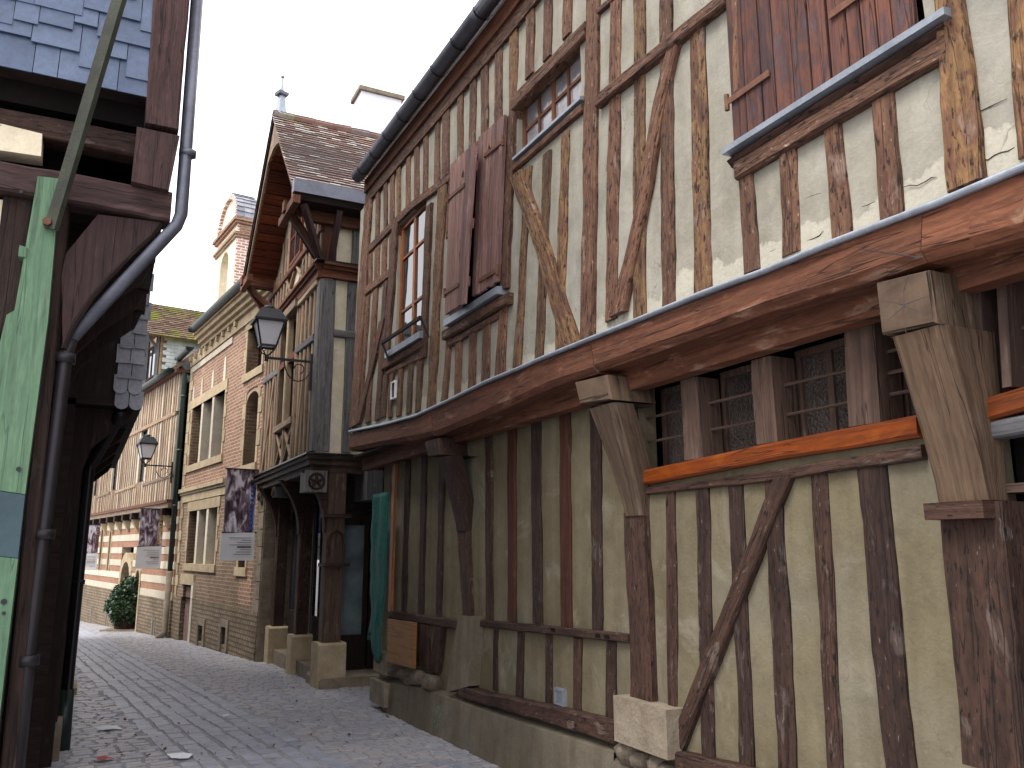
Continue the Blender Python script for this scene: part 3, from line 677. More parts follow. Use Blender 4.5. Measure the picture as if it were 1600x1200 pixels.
# --- jetty: zinc strip, beam in three pieces, soffit
strip = [(546, 674), (600, 663), (650, 649), (700, 626), (760, 596), (807, 577), (850, 558), (900, 538), (1000, 498), (1100, 457), (1200, 421), (1300, 379), (1467, 316), (1600, 260), (1700, 222)]
pts = [RU.uv(x, y, .05) for x, y in strip]; pts.append((-11.4, pts[-1][1]))
m = MB(); m.tube([RU.P(s, z, .05) for s, z in pts], .016, 8); m.build('drip_strip', M['zinc_light'], H, True)
m = MB()
for (s0, z0), (s1, z1) in zip(pts, pts[1:]): m.prism([RU.P(s0, z0, .055), RU.P(s1, z1, .055), RU.P(s1, z1 + .035, .004), RU.P(s0, z0 + .035, .004)], [RU.P(s0, z0 - .012, .05), RU.P(s1, z1 - .012, .05), RU.P(s1, z1 - .012, -.05), RU.P(s0, z0 - .012, -.05)])
m.build('drip_flashing', M['zinc_light'], H)
def beam(tops, bots, n0):
    a = [RU.uv(x, y, .035) for x, y in tops]; b = [RU.uv(x, y, .035) for x, y in bots]
    m = MB()
    for (p, q, r, t) in zip(a, a[1:], b, b[1:]):
        n = max(2, int(abs(p[0] - q[0]) / .2))
        for i in range(n):
            f, g_ = i / n, (i + 1) / n
            L = lambda u, v, k: (u[0] * (1 - k) + v[0] * k, u[1] * (1 - k) + v[1] * k)
            A, B, Cc, D = L(p, q, f), L(p, q, g_), L(r, t, f), L(r, t, g_)
            j = lambda s, o: .006 * mnoise.noise((s * 3, o, 2))
            v = [(A, .035, -.012), (Cc, .035, .05), (Cc, .0, 0), (Cc, -.20, 0)]; w_ = [(B, .035, -.012), (D, .035, .05), (D, .0, 0), (D, -.20, 0)]
            va = [RU.P(A[0], A[1] - .012, .035), RU.P(Cc[0], Cc[1] + .045, .035 + j(Cc[0], 1)), RU.P(Cc[0], Cc[1] + j(Cc[0], 5), .0), RU.P(Cc[0], Cc[1] + j(Cc[0], 5), -.20)]
            vb = [RU.P(B[0], B[1] - .012, .035), RU.P(D[0], D[1] + .045, .035 + j(D[0], 1)), RU.P(D[0], D[1] + j(D[0], 5), .0), RU.P(D[0], D[1] + j(D[0], 5), -.20)]
            u = 0
            for k in range(3):
                e = (va[k] - va[k + 1]).length
                m.poly([va[k], vb[k], vb[k + 1], va[k + 1]], [(u, A[0]), (u, B[0]), (u + e, D[0]), (u + e, Cc[0])]); u += e
    for P0, P1 in ((a[0], b[0]), (a[-1], b[-1])):
        m.poly([RU.P(P0[0], P0[1] - .012, .035), RU.P(P1[0], P1[1] + .045, .035), RU.P(P1[0], P1[1], 0), RU.P(P1[0], P1[1], -.2), RU.P(P0[0], P0[1] - .012, -.2)])
    return m.build('jetty_beam', M['wood_beam'], H)
beam([(546, 677), (600, 666), (648, 652), (672, 641)], [(545, 705), (600, 694), (650, 686), (676, 680)], 0)
beam([(673, 641), (760, 599), (850, 561), (922, 532)], [(677, 682), (760, 648), (860, 604), (928, 583)], 0)
beam([(923, 532), (1000, 501), (1200, 424), (1330, 370), (1440, 330)], [(929, 580), (1000, 556), (1200, 484), (1330, 445), (1440, 408)], 0)
beam([(1441, 330), (1600, 263), (1760, 202)], [(1441, 408), (1600, 366), (1760, 318)], 0)
for (xa, ya), (xb, yb) in (((898, 553), (936, 581)), ((1345, 389), (1438, 402)), ((655, 655), (680, 680))):
    m = MB(); m.bar(RU.P(*RU.uv(xa, ya, .036), .0345), RU.P(*RU.uv(xb, yb, .036), .0345), .003, .003, (0, 0, 1)); m.build('scarf_joint', M['ink_black'], H)
q = RU.uv(1758, 203, .035); sweep(RU, [(q[0], q[1] - .15), (-11.4, q[1] - .15)], [.14, .14], 'z', -.2, .035, .02).build('jetty_beam', M['wood_beam'], H)
# second beam set back beneath, joist ends and soffit boards
a = RL.uv(700, 696, .2); b = RL.uv(1250, 506, .2)
m = MB(); m.box(RL, -11.4, UE, 2.52, 2.68, .03, .13); m.build('lower_beam', M['wood_beam'], H)
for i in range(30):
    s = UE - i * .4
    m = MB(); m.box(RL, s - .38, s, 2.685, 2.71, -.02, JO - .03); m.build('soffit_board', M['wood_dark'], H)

# --- brackets: joist end block, slanting bracket leg, seat
def bracket(block, leg, wpx, mat, o_top=.42, o_bot=.07, seat=False, dep=None):
    # block: px quad on the beam front plane TL, TR, BR, BL
    o = o_top + .04
    q = [RL.uv(x, y, o) for x, y in block]; m = MB()
    ch = .015
    cs = sum(p[0] for p in q) / 4; cz = sum(p[1] for p in q) / 4
    inner = [(cs + (p[0] - cs) * .93, cz + (p[1] - cz) * .93) for p in q]
    F_ = [RL.P(s, z, o) for s, z in inner]; Bk = [RL.P(s, z, o - ch) for s, z in q]; E_ = [RL.P(s, z, -.05) for s, z in q]
    m.poly(F_, [(s, z * .2) for s, z in inner])
    for i in range(4):
        j = (i + 1) % 4
        m.poly([F_[i], F_[j], Bk[j], Bk[i]]); m.poly([Bk[i], Bk[j], E_[j], E_[i]])
    br = m.build('bracket', mat, H)
    # leg
    rows = []; n = 9
    (x0, y0, w0), (x1, y1, w1_) = leg
    a = RL.uv(x0, y0, o_top + .02); b = RL.uv(x1, y1, o_bot)
    ha = abs(RL.uv(x0 + w0 / 2, y0, o_top)[0] - RL.uv(x0 - w0 / 2, y0, o_top)[0]) / 2; hb = abs(RL.uv(x1 + w1_ / 2, y1, o_bot)[0] - RL.uv(x1 - w1_ / 2, y1, o_bot)[0]) / 2
    for i in range(n + 1):
        f = i / n; oo = o_bot + (o_top + .02 - o_bot) * ((1 - f) ** 1.25)
        s = a[0] * (1 - f) + b[0] * f; z = a[1] * (1 - f) + b[1] * f; h = (ha * (1 - f) + hb * f) * (1 + .05 * mnoise.noise((f * 4, x0, 0)))
        rows.append((z, s, h, oo))
    m = MB(); m.keep = True; c = .018; fixu = [0, o_top + .03, o_top + .05, o_top + .05 + 2 * ha, o_top + .07 + 2 * ha, 2 * o_top + .1 + 2 * ha]
    for (z0, s0, h0, p0), (z1, s1, h1, p1) in zip(rows, rows[1:]):
        k0 = -.03 if dep is None else max(-.03, p0 - dep); k1 = -.03 if dep is None else max(-.03, p1 - dep)
        A = [RL.P(s0 - h0, z0, k0), RL.P(s0 - h0, z0, p0 - c), RL.P(s0 - h0 + c, z0, p0), RL.P(s0 + h0 - c, z0, p0), RL.P(s0 + h0, z0, p0 - c), RL.P(s0 + h0, z0, k0)]
        B = [RL.P(s1 - h1, z1, k1), RL.P(s1 - h1, z1, p1 - c), RL.P(s1 - h1 + c, z1, p1), RL.P(s1 + h1 - c, z1, p1), RL.P(s1 + h1, z1, p1 - c), RL.P(s1 + h1, z1, k1)]
        m.poly([A[5], A[0], B[0], B[5]])
        u = 0
        for k in range(5):
            m.poly([A[k], A[k + 1], B[k + 1], B[k]], [(fixu[k], z0), (fixu[k + 1], z0), (fixu[k + 1], z1), (fixu[k], z1)])
    z0, s0, h0, p0 = rows[0]; m.poly([RL.P(s0 - h0, z0, -.03), RL.P(s0 - h0, z0, p0), RL.P(s0 + h0, z0, p0), RL.P(s0 + h0, z0, -.03)])
    z0, s0, h0, p0 = rows[-1]; m.poly([RL.P(s0 - h0, z0, -.03), RL.P(s0 - h0, z0, p0), RL.P(s0 + h0, z0, p0), RL.P(s0 + h0, z0, -.03)])
    m.build('bracket_leg', mat, br)
    if seat:
        m = MB(); m.box(RL, s0 - h0 - .02, s0 + h0 + .02, z0 - .07, z0 - .004, -.02, p0 + .05); m.build('bracket_seat', M['wood_low'], br)
bracket([(1367, 441), (1449, 421), (1462, 505), (1376, 523)], ((1430, 517, 84), (1500, 783, 78)), 80, M['wood_bracket'], JO - .02, .11, True)
bracket([(897, 597), (946, 585), (954, 624), (905, 631)], ((938, 634, 40), (988, 806, 26)), 30, M['wood_bracket'], JO - .02, .07, False, .15)
bracket([(663, 690), (684, 684), (687, 710), (668, 714)], ((692, 714, 20), (720, 830, 15)), 16, M['wood_low'], JO - .02, .06, False, .13)

for px_ in ([(1420, 428), (1412, 455), (1413, 480), (1408, 500)], [(1413, 476), (1380, 470)], [(1413, 476), (1452, 462)], [(1413, 478), (1450, 492)], [(1413, 478), (1388, 500)], [(1416, 521), (1413, 506)]):
    m = MB(); oc = JO - .02 + .04; m.tube([RL.P(*RL.uv(x, y, oc), oc) for x, y in px_], [.0013] * (len(px_) - 1) + [.0006], 5); m.build('end_crack', M['ink_black'], H)
for px_ in ([(310, 1180), (335, 1168), (360, 1150)], [(470, 1130), (505, 1122), (540, 1105), (560, 1080)], [(740, 970), (765, 962), (800, 945)], [(925, 880), (965, 868), (1000, 870), (1040, 850), (1065, 832), (1092, 830)], [(1290, 742), (1330, 750), (1360, 728), (1390, 715), (1425, 708), (1455, 690)], [(1265, 535), (1340, 500), (1420, 462)], [(440, 945), (500, 920), (545, 905)]):
    m = MB(); m.tube([RU.P(*RU.uv(1100 + x / 3, y / 3, .004), .004) for x, y in px_], [.001] + [.0022] * (len(px_) - 2) + [.0008], 5); m.build('plaster_crack', M['wood_low'], H)
# --- ground floor posts and studs
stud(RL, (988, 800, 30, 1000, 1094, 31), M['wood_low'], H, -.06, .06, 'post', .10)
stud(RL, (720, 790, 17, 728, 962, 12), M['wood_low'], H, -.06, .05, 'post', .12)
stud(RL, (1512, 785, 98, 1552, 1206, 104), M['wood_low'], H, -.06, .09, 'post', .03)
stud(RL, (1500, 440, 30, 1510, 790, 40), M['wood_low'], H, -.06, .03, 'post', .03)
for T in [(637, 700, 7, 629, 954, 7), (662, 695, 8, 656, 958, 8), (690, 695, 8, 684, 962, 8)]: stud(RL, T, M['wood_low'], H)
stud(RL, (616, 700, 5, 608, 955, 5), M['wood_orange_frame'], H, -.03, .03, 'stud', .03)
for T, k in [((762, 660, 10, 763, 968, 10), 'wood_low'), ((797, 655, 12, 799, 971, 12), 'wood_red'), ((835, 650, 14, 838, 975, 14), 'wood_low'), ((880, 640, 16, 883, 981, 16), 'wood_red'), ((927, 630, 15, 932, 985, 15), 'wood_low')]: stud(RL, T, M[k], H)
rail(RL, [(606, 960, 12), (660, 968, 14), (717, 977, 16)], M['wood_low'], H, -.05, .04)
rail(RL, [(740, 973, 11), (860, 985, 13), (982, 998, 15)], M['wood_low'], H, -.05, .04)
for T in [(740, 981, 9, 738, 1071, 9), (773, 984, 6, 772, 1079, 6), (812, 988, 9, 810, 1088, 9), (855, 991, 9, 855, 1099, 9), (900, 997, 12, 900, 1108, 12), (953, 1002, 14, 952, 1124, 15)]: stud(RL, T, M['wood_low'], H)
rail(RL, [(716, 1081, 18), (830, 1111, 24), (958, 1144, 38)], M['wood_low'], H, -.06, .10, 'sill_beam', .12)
# stub pier of plaster, leaning logs, broken stones of the far low bay
q = [RL.uv(x, y, .10) for x, y in [(716, 963), (741, 963), (733, 1072), (697, 1082)]]; m = MB(); m.slab(RL, q, -.04, .10); m.build('stub_pier', M['render'], H)
stud(RL, (660, 976, 10, 663, 1046, 10), M['wood_low'], H, -.04, .05, 'brace', .1); stud(RL, (685, 980, 11, 676, 1050, 12), M['wood_low'], H, -.04, .06, 'brace', .1)
stud(RL, (650, 972, 6, 650, 1040, 6), M['wood_low'], H)
def rock(p, r, name, mat, parent, seed, flat=(1, 1, 1)):
    m = MB(); n, k = 7, 5; rings = []
    for i in range(k + 1):
        th = math.pi * i / k; ring = []
        for j in range(n):
            ph = 2 * math.pi * j / n; d = Vector((math.sin(th) * math.cos(ph), math.sin(th) * math.sin(ph), math.cos(th)))
            rr = r * (1 + .35 * mnoise.noise(d * 1.7 + Vector((seed, seed * 3, 0)))); ring.append(Vector(p) + Vector((d.x * rr * flat[0], d.y * rr * flat[1], d.z * rr * flat[2])))
        rings.append(ring)
    for i in range(k):
        for j in range(n):
            l = (j + 1) % n; m.poly([rings[i][j], rings[i + 1][j], rings[i + 1][l], rings[i][l]])
    return m.build(name, mat, parent, True)
i = 0
for x, y, r in [(618, 1048, .10), (634, 1052, .11), (655, 1058, .12), (675, 1066, .13), (640, 1066, .09)]:
    s, z = RL.uv(x, y, .05); rock(RL.P(s, z, .02), r, 'stone', M['rubble'], H, i, (1.2, 1, .75)); i += 1
# plinth of grey render
tp = [RL.uv(x, y, .09) for x, y in [(603, 1060), (650, 1070), (695, 1083), (780, 1112), (870, 1140), (960, 1168)]]
for lo, hi in [(0, 5)]:
    m = MB()
    for (s0, z0), (s1, z1) in zip(tp, tp[1:]):
        for k in range(3):
            a, b = k / 3, (k + 1) / 3; sa, sb = s0 + (s1 - s0) * a, s0 + (s1 - s0) * b; za, zb = z0 + (z1 - z0) * a, z0 + (z1 - z0) * b
            oa, ob_ = .10 + .02 * mnoise.noise((sa * 2, 0, 0)), .10 + .02 * mnoise.noise((sb * 2, 0, 0))
            A = [RL.P(sa, -.6, oa + .05), RL.P(sb, -.6, ob_ + .05), RL.P(sb, zb - .03, ob_), RL.P(sa, za - .03, oa)]
            m.poly(A, [(sa, -.6), (sb, -.6), (sb, zb), (sa, za)]); m.poly([A[3], A[2], RL.P(sb, zb, -.02), RL.P(sa, za, -.02)])
    m.poly([RL.P(tp[0][0], -.6, .15), RL.P(tp[0][0], tp[0][1] - .03, .10), RL.P(tp[0][0], tp[0][1], -.3), RL.P(tp[0][0], -.6, -.3)])
    m.build('plinth', M['render'], H)
s, z = RL.uv(686, 1119, .13); m = MB()
for k in range(7):
    a = k * 1.9; p = RL.P(s + .05 * math.sin(a), z - .10 + k * .032, .158 - k * .006); m.bar(p, p + RL.P(.03, 0, 0) * 0 + Vector((.02 * math.cos(a), 0, .03)), .016, .004)
m.build('spray_mark', M['graff'], H)
# corner stones
for k, (x0, y0, x1, y1) in enumerate([(583, 1016, 603, 1056), (581, 1057, 602, 1106)]):
    a = RL.uv(x0, y0, .15); b = RL.uv(x1, y1, .15); m = MB(); m.box(RL, b[0], a[0], b[1], a[1] - .01, -.3, .14 + .03 * k); m.build('corner_stone', M['limestone_grey'], H)
# stone block under post, rubble under bay C
q = [RL.uv(x, y, .13) for x, y in [(958, 1078), (1040, 1090), (1040, 1152), (960, 1142)]]
a = (min(p[0] for p in q), max(p[0] for p in q)); m = MB()
m.box(RL, a[0], a[1], .33, .60, -.05, .13); m.build('stone_block', M['limestone_grey'], H)
i = 20
for s in [a[1] - .02 - .16 * k for k in range(24)]:
    for z in (.24, .12, -.02, -.15):
        rock(RL.P(s + random.uniform(-.05, .05), z + random.uniform(-.03, .03), .01), random.uniform(.08, .115), 'stone', M['rubble'], H, i, (1.25, 1, .8)); i += 1
sweep(RL, [(a[0] - .0, .30), (-8.6, .40), (-11.2, .42)], [.07, .07, .07], 'z', -.05, .08, .15).build('sill_beam', M['wood_low'], H)
# vent grille
q = hole(RL, (871, 1073), (886, 1104)); m = MB()
for aa in ((q[0], q[0] + .018, q[2], q[3]), (q[1] - .018, q[1], q[2], q[3]), (q[0] + .018, q[1] - .018, q[2], q[2] + .018), (q[0] + .018, q[1] - .018, q[3] - .018, q[3])): m.box(RL, *aa, -.02, .03)
v = m.build('vent_grille', M['zinc_light'], H)
part_box('screen', M['ink_black'], v, RL, q[0] + .018, q[1] - .018, q[2] + .018, q[3] - .018, -.02, .012)
for k in range(9):
    z = q[2] + .025 + (q[3] - q[2] - .05) * k / 8; part_box('slat', M['zinc_light'], v, RL, q[0] + .018, q[1] - .018, z - .003, z + .003, .012, .024)
# bay C
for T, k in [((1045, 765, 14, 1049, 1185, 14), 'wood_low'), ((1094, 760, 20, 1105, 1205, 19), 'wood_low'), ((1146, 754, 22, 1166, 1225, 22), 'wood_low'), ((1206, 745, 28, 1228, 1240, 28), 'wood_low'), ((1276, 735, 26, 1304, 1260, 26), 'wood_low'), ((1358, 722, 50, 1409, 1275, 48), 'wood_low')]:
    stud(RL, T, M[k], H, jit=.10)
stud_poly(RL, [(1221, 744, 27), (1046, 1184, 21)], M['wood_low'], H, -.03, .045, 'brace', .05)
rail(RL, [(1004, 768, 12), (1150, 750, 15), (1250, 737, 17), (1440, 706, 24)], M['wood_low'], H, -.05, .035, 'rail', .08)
rail(RL, [(1000, 747, 23), (1200, 706, 28), (1432, 665, 35)], M['wood_orange'], H, -.04, .055, 'new_beam', .015)
rail(RL, [(1527, 643, 36), (1640, 610, 38), (2100, 480, 60)], M['wood_orange'], H, -.04, .055, 'new_beam', .015)
rail(RL, [(1527, 675, 30), (1640, 655, 30), (2100, 545, 50)], M['wood_grey'], H, -.04, .04, 'rail', .05)
# high window strip under the jetty
pz0 = 2.02; pz1 = 2.52
posts = [(1074, 592, 26, 1081, 718, 28), (1187, 560, 32, 1196, 693, 33), (1338, 500, 48, 1347, 664, 50), (1521, 440, 17, 1535, 615, 18), (1562, 430, 16, 1572, 605, 16)]
for T in posts: stud(RL, T, M['wood_paint'], H, -.14, .03, 'post', .02)
cuts = [RL.uv(x, 650)[0] for x in (1001, 1066, 1091, 1177, 1210, 1320, 1368, 1440, 1528, 1640)]
for k, (x0, x1) in enumerate([(1001, 1065), (1093, 1176), (1211, 1318), (1370, 1520), (1575, 2150)]):
    s1 = RL.uv(x0, 660)[0]; s0 = RL.uv(x1, 640)[0]
    window(RL, (s0, s1, 2.0, 2.56), H, M['wood_paint'], M['glass_tex'], 1 if k != 2 else 2, 1, -.17, .04, .012)
    for z in (2.20, 2.36) if k != 3 else (2.2, 2.3, 2.4):
        m = MB(); m.tube([RL.P(s0, z, -.06), RL.P(s1, z, -.06)], .009, 6); m.build('window_bar', M['wood_paint'], H)
# door bay past the big post
m = MB(); m.box(RL, -9.6, sD, -.3, 2.0, -.44, -.16); m.build('dark_opening_panel', M['dark'], H)
for z in (.95, 1.22, 1.5, 1.74):
    m = MB(); m.box(RL, -9.45, sD, z - .02, z + .015, -.12, -.02); m.build('shelf_bar', M['wood_paint'], H)
# near-black blocks on the mid rail, shade of notches put into colour
for x, y in [(864, 984), (948, 995), (934, 993)]:
    s, z = RL.uv(x, y, .045); part_box('notch_shade_block', M['dark'], H, RL, s - .03, s + .03, z - .012, z + .012, .0, .048)

# --- shutters
def leaf(fac, quad, offs, n, mat, dia=None, straps=(), thick=.028, name='shutter'):
    P3 = []
    for (x, y), o in zip(quad, offs):
        s, z = fac.uv(x, y, o); P3.append(fac.P(s, z, o))
    TL, TR, BR, BL = P3; nrm = (TR - TL).cross(BL - TL).normalized(); out = Vector((fac.n[0], fac.n[1], 0))
    if nrm.dot(out) < 0: nrm = -nrm
    def Q(u, v): return (TL * (1 - u) + TR * u) * (1 - v) + (BL * (1 - u) + BR * u) * v
    root = None; wd = (TR - TL).length; hh = (BL - TL).length; cuts = [0]
    for i in range(n): cuts.append(cuts[-1] + random.uniform(.8, 1.2))
    cuts = [c / cuts[-1] for c in cuts]
    # ledge boards on the back hold the planks: the root mesh
    for v in (.5, .14, .86):
        m = MB(); m.prism([Q(.03, v - .03), Q(.97, v - .03), Q(.97, v + .03), Q(.03, v + .03)], [p - nrm * .02 for p in (Q(.03, v - .03), Q(.97, v - .03), Q(.97, v + .03), Q(.03, v + .03))])
        if root is None: root = m.build(name, mat, H)
        else: m.build('ledge', mat, root)
    for i in range(n):
        u0, u1 = cuts[i] + .004 / wd, cuts[i + 1] - .004 / wd; t = thick + random.uniform(-.004, .004); d = nrm * .001
        def slabq(pts):
            m.prism([Q(u, v) + nrm * t for u, v in pts], [Q(u, v) + d for u, v in pts], [(u * wd, v * hh) for u, v in pts])
        m = MB(); v1 = 1 + random.uniform(-.006, .006)
        if dia is not None and i == dia[0]:
            uc = (u0 + u1) / 2; du = (u1 - u0) * .44; vc, dv = dia[1], .042
            slabq([(u0, 0), (uc, 0), (uc, vc - dv), (uc - du, vc), (uc, vc + dv), (uc, v1), (u0, v1)]); slabq([(uc, 0), (u1, 0), (u1, v1), (uc, v1), (uc, vc + dv), (uc + du, vc), (uc, vc - dv)])
        else: slabq([(u0, 0), (u1, 0), (u1, v1), (u0, v1)])
        m.build('plank', mat, root)
    for ua, ub, v in straps:
        m = MB(); a = Q(ua, v) + nrm * (thick + .008); b = Q(ub, v) + nrm * (thick + .008); m.bar(a, b, .035, .008, nrm)
        m.build('strap_hinge', M['rust'], root)
        m = MB(); e = a if min(abs(ua), abs(1 - ua)) < min(abs(ub), abs(1 - ub)) else b; m.tube([e - Vector((0, 0, .045)), e + Vector((0, 0, .045))], .014, 6); m.build('hinge_pin', M['rust'], root)
    return root
leaf(RU, [(708, 258), (747, 222), (730, 474), (699, 492)], [.05, .17, .17, .05], 6, M['wood_shut'], (3, .155), [(0, .7, .23), (0, .7, .86)])
leaf(RU, [(752, 216), (793, 180), (782, 441), (742, 464)], [.06, .05, .05, .06], 6, M['wood_shut'], (2, .14), [(1, .3, .16), (1, .3, .93)])
w4l = RU.uv(1152, 150)[0]; w4r = RU.uv(1446, 60)[0]; w4m = RU.uv(1308, 90)[0]; zb = RU.uv(1300, 122)[1]
def leaf_sz(s0, s1, z0, z1, o, n, mat, straps):
    # corner order TL TR BR BL as seen from the street (s falls towards the camera)
    class D:
        n = RU.n
        @staticmethod
        def uv(s, z, o): return (s, z)
        P = RU.P
    return leaf(D, [(s0, z1), (s1, z1), (s1, z0), (s0, z0)], [o] * 4, n, mat, None, straps)
leaf_sz(w4l, w4m + .006, zb - .05, zb + 1.5, .02, 6, M['wood_shut2'], [(-.03, .45, .84), (-.03, .45, .2)])
leaf_sz(w4m - .006, w4r, zb - .05, zb + 1.5, .025, 5, M['wood_shut2'], [(1.03, .05, .80), (1.03, .05, .2)])

# ================================================================== THINGS ON THE TIMBER HOUSE
q = [RL.uv(x, y, .17) for x, y in [(604, 967), (646, 973), (644, 1045), (603, 1034)]]
m = MB(); m.slab(RL, q, .13, .16); tag(m.build('wooden_board', M['ply'], None), 'square of clean yellow plywood covering a hole low on the timber house', 'board')
# torn netting hanging at the far corner
m = MB(); n = 34; cols = 7
top = RL.P(.16, RL.uv(596, 770, .1)[1], .10); 
nl, nr2 = RL.uv(582, 880, .16), RL.uv(604, 880, .16); ntop, nbot = RL.uv(592, 772, .16)[1], RL.uv(592, 1020, .16)[1]
def netp(u, v):
    z = ntop * (1 - v) + nbot * v + (.12 * math.sin(u * 5 + 1) if v > .93 else 0)
    pinch = .30 * math.exp(-((v - .78) / .10) ** 2)
    uu = u + (0.5 - u) * pinch + .05 * mnoise.noise((v * 6, u, 1)) + .10 * math.sin(v * 4) * v
    return RL.P(nl[0] + (nr2[0] - nl[0]) * uu, z, .17 + .010 * math.sin(u * 11 + v * 3) + .015 * mnoise.noise((u * 3, v * 6, 0)))
for i in range(n):
    for j in range(cols):
        u0, u1, v0, v1 = j / cols, (j + 1) / cols, i / n, (i + 1) / n
        m.poly([netp(u0, v0), netp(u1, v0), netp(u1, v1), netp(u0, v1)])
net = m.build('safety_netting', M['net'], None, True); sm = net.modifiers.new('thick', 'SOLIDIFY'); sm.thickness = .012
tag(net, 'torn teal netting hanging down the far corner of the timber house', 'netting')

# ================================================================== GABLED HOUSE
G = thing('gabled_house', 'tall gabled half timbered house with mossy tiled roof and shop on carved posts', 'house', CF.P(2, gz(13.5), -.5))
SE = 4.25
e_ = Vector((.894, .447, 0))
m = MB(); m.slab(CF, [(.03, -.6), (SE, -.6), (SE, 2.8), (.03, 2.8)], -7, -1.3); m.slab(CF, [(.04, 2.75), (SE, 2.75), (SE, 6.6), (1.95, 8.4), (.04, 6.5)], -7, -.12); m.build('dark_core', M['dark'], G)
wz0, wz1 = 3.58, 5.35
gw = (1.45, 2.75, wz0, wz1)
wall_grid(CF, 0, SE, 2.85, 5.62, [gw], -.03, .3, .006, 'plaster_wall', M['plaster_tan'], G)
wall_grid(CR, -3.5, -.02, 2.85, 6.62, [], -.03, .3, .006, 'plaster_wall', M['plaster_cream'], G)
m = MB(); m.slab(CF, [(.02, 5.62), (SE, 5.62), (SE, 6.5), (1.95, 8.45), (.02, 6.5)], -.16, -.03); m.build('gable_wall', M['plaster_tan'], G)
# street front studs
def sstud(fac, s, z0, z1, h, mat, o1=.02, s2=None, name='stud', jit=.05, o0=-.06):
    return sweep(fac, [(s, z1), (s if s2 is None else s2, z0)], [h, h], 's', o0, o1, jit, .3).build(name, mat, G)
for s in (.34, .62, .9, 1.16, 1.38, 2.82, 3.05, 3.32, 3.6, 3.88, 4.14): sstud(CF, s, 2.88, 5.45, .055, M['wood_pale'])
sstud(CF, 3.1, 2.9, 4.6, .05, M['wood_pale'], .035, 3.9, 'brace')
sstud(CF, .75, 2.9, 4.5, .05, M['wood_pale'], .035, 1.1, 'brace')
for a, b in ((0.22, 1.42), (2.80, SE)): sweep(CF, [(a, 4.58), (b, 4.64)], [.06, .06], 'z', -.06, .04, .03, .3).build('rail', M['wood_grey'], G)
for s in (1.42, 2.78): sstud(CF, s, 2.88, 5.45, .06, M['wood_pale'], .035, None, 'post')
sweep(CF, [(1.40, 3.52), (2.80, 3.52)], [.055, .055], 'z', -.06, .06, .02, .3).build('sill', M['wood_pale'], G)
for a, b in ((1.48, 2.08), (2.08, 1.48), (2.12, 2.72), (2.72, 2.12)): sstud(CF, a, 2.9, 3.45, .04, M['wood_pale'], .02 + .006 * (a > b), b, 'brace')
sstud(CF, 2.1, 2.9, 3.45, .05, M['wood_pale'], .035)
wq = window(CF, gw, G, M['wood_soffit'], M['glass'], 2, 2, -.06, .06, .03)
sweep(CF, [(2.1, 3.58), (2.1, 5.3)], [.055, .055], 's', -.05, .05, .02, .3).build('mullion', M['limestone'], wq)
part_box('transom', M['wood_soffit'], wq, CF, 1.5, 2.7, 4.55, 4.66, -.05, .03)
sweep(CF, [(1.35, 5.42), (2.85, 5.42)], [.07, .07], 'z', -.06, .10, .02, .3).build('lintel', M['wood_pale'], G)
# corner boards in grey oak, return wall studs
sstud(CR, -.105, 2.88, 5.42, .105, M['wood_grey'], .03, -.115, 'corner_post', .03)
sstud(CF, .09, 2.88, 5.42, .09, M['wood_grey'], .028, None, 'corner_post', .03)
for s, w in ((-.46, .065), (-.85, .06), (-1.3, .06), (-1.75, .06), (-2.2, .06), (-2.7, .06)): sstud(CR, s, 2.88, 5.42, w, M['wood_grey'])
sweep(CR, [(-.21, 4.62), (-3.4, 4.60)], [.055, .055], 'z', -.05, .03, .03, .3).build('rail', M['wood_grey'], G)
# moulded string course wrapping the corner
for fac, a, b in ((CF, -.12, SE), (CR, -3.5, -.001)):
    m = MB()
    for z0, z1, o in ((5.44, 5.56, .06), (5.56, 5.61, .10), (5.61, 5.66, .14)): m.box(fac, a if fac is CR else -o * 0 + 0.0, b, z0, z1, -.05, o)
    m.build('string_course', M['wood_brown'], G)
m = MB(); m.box(CR, -3.5, 0.12, 5.662, 5.675, -.02, .15); m.build('flashing', M['zinc_dark'], G)
sweep(CF, [(.1, 5.40), (SE, 5.40)], [.045, .045], 'z', -.05, .055, .02, .3).build('rail', M['limestone'], G)
# storey above the string course
sstud(CR, -.10, 5.67, 6.55, .10, M['wood_brown'], .03, None, 'corner_post', .02)
for s in (-.50, -.95, -1.4, -1.9, -2.4): sstud(CR, s, 5.67, 6.55, .065, M['wood_grey'])
for s in (.1, .36, .6, .84, 1.08, 1.3, 2.55, 2.8, 3.05, 3.3, 3.55, 3.8, 4.1): sstud(CF, s, 5.67, 6.5 if not .8 < s < 3.1 else 7.0, .05, M['wood_pale'])
for a, b in ((1.15, 1.75), (1.75, 1.15), (2.0, 2.6), (2.6, 2.0)): sstud(CF, a, 5.68, 6.15, .04, M['wood_pale'], .02 + .006 * (a > b), b, 'brace')
sweep(CF, [(0, 6.22), (SE, 6.22)], [.05, .05], 'z', -.05, .05, .03, .3).build('rail', M['wood_brown'], G)
window(CF, (1.45, 2.35, 6.3, 7.3), G, M['wood_soffit'], M['glass'], 2, 2, .04, .06, .02)
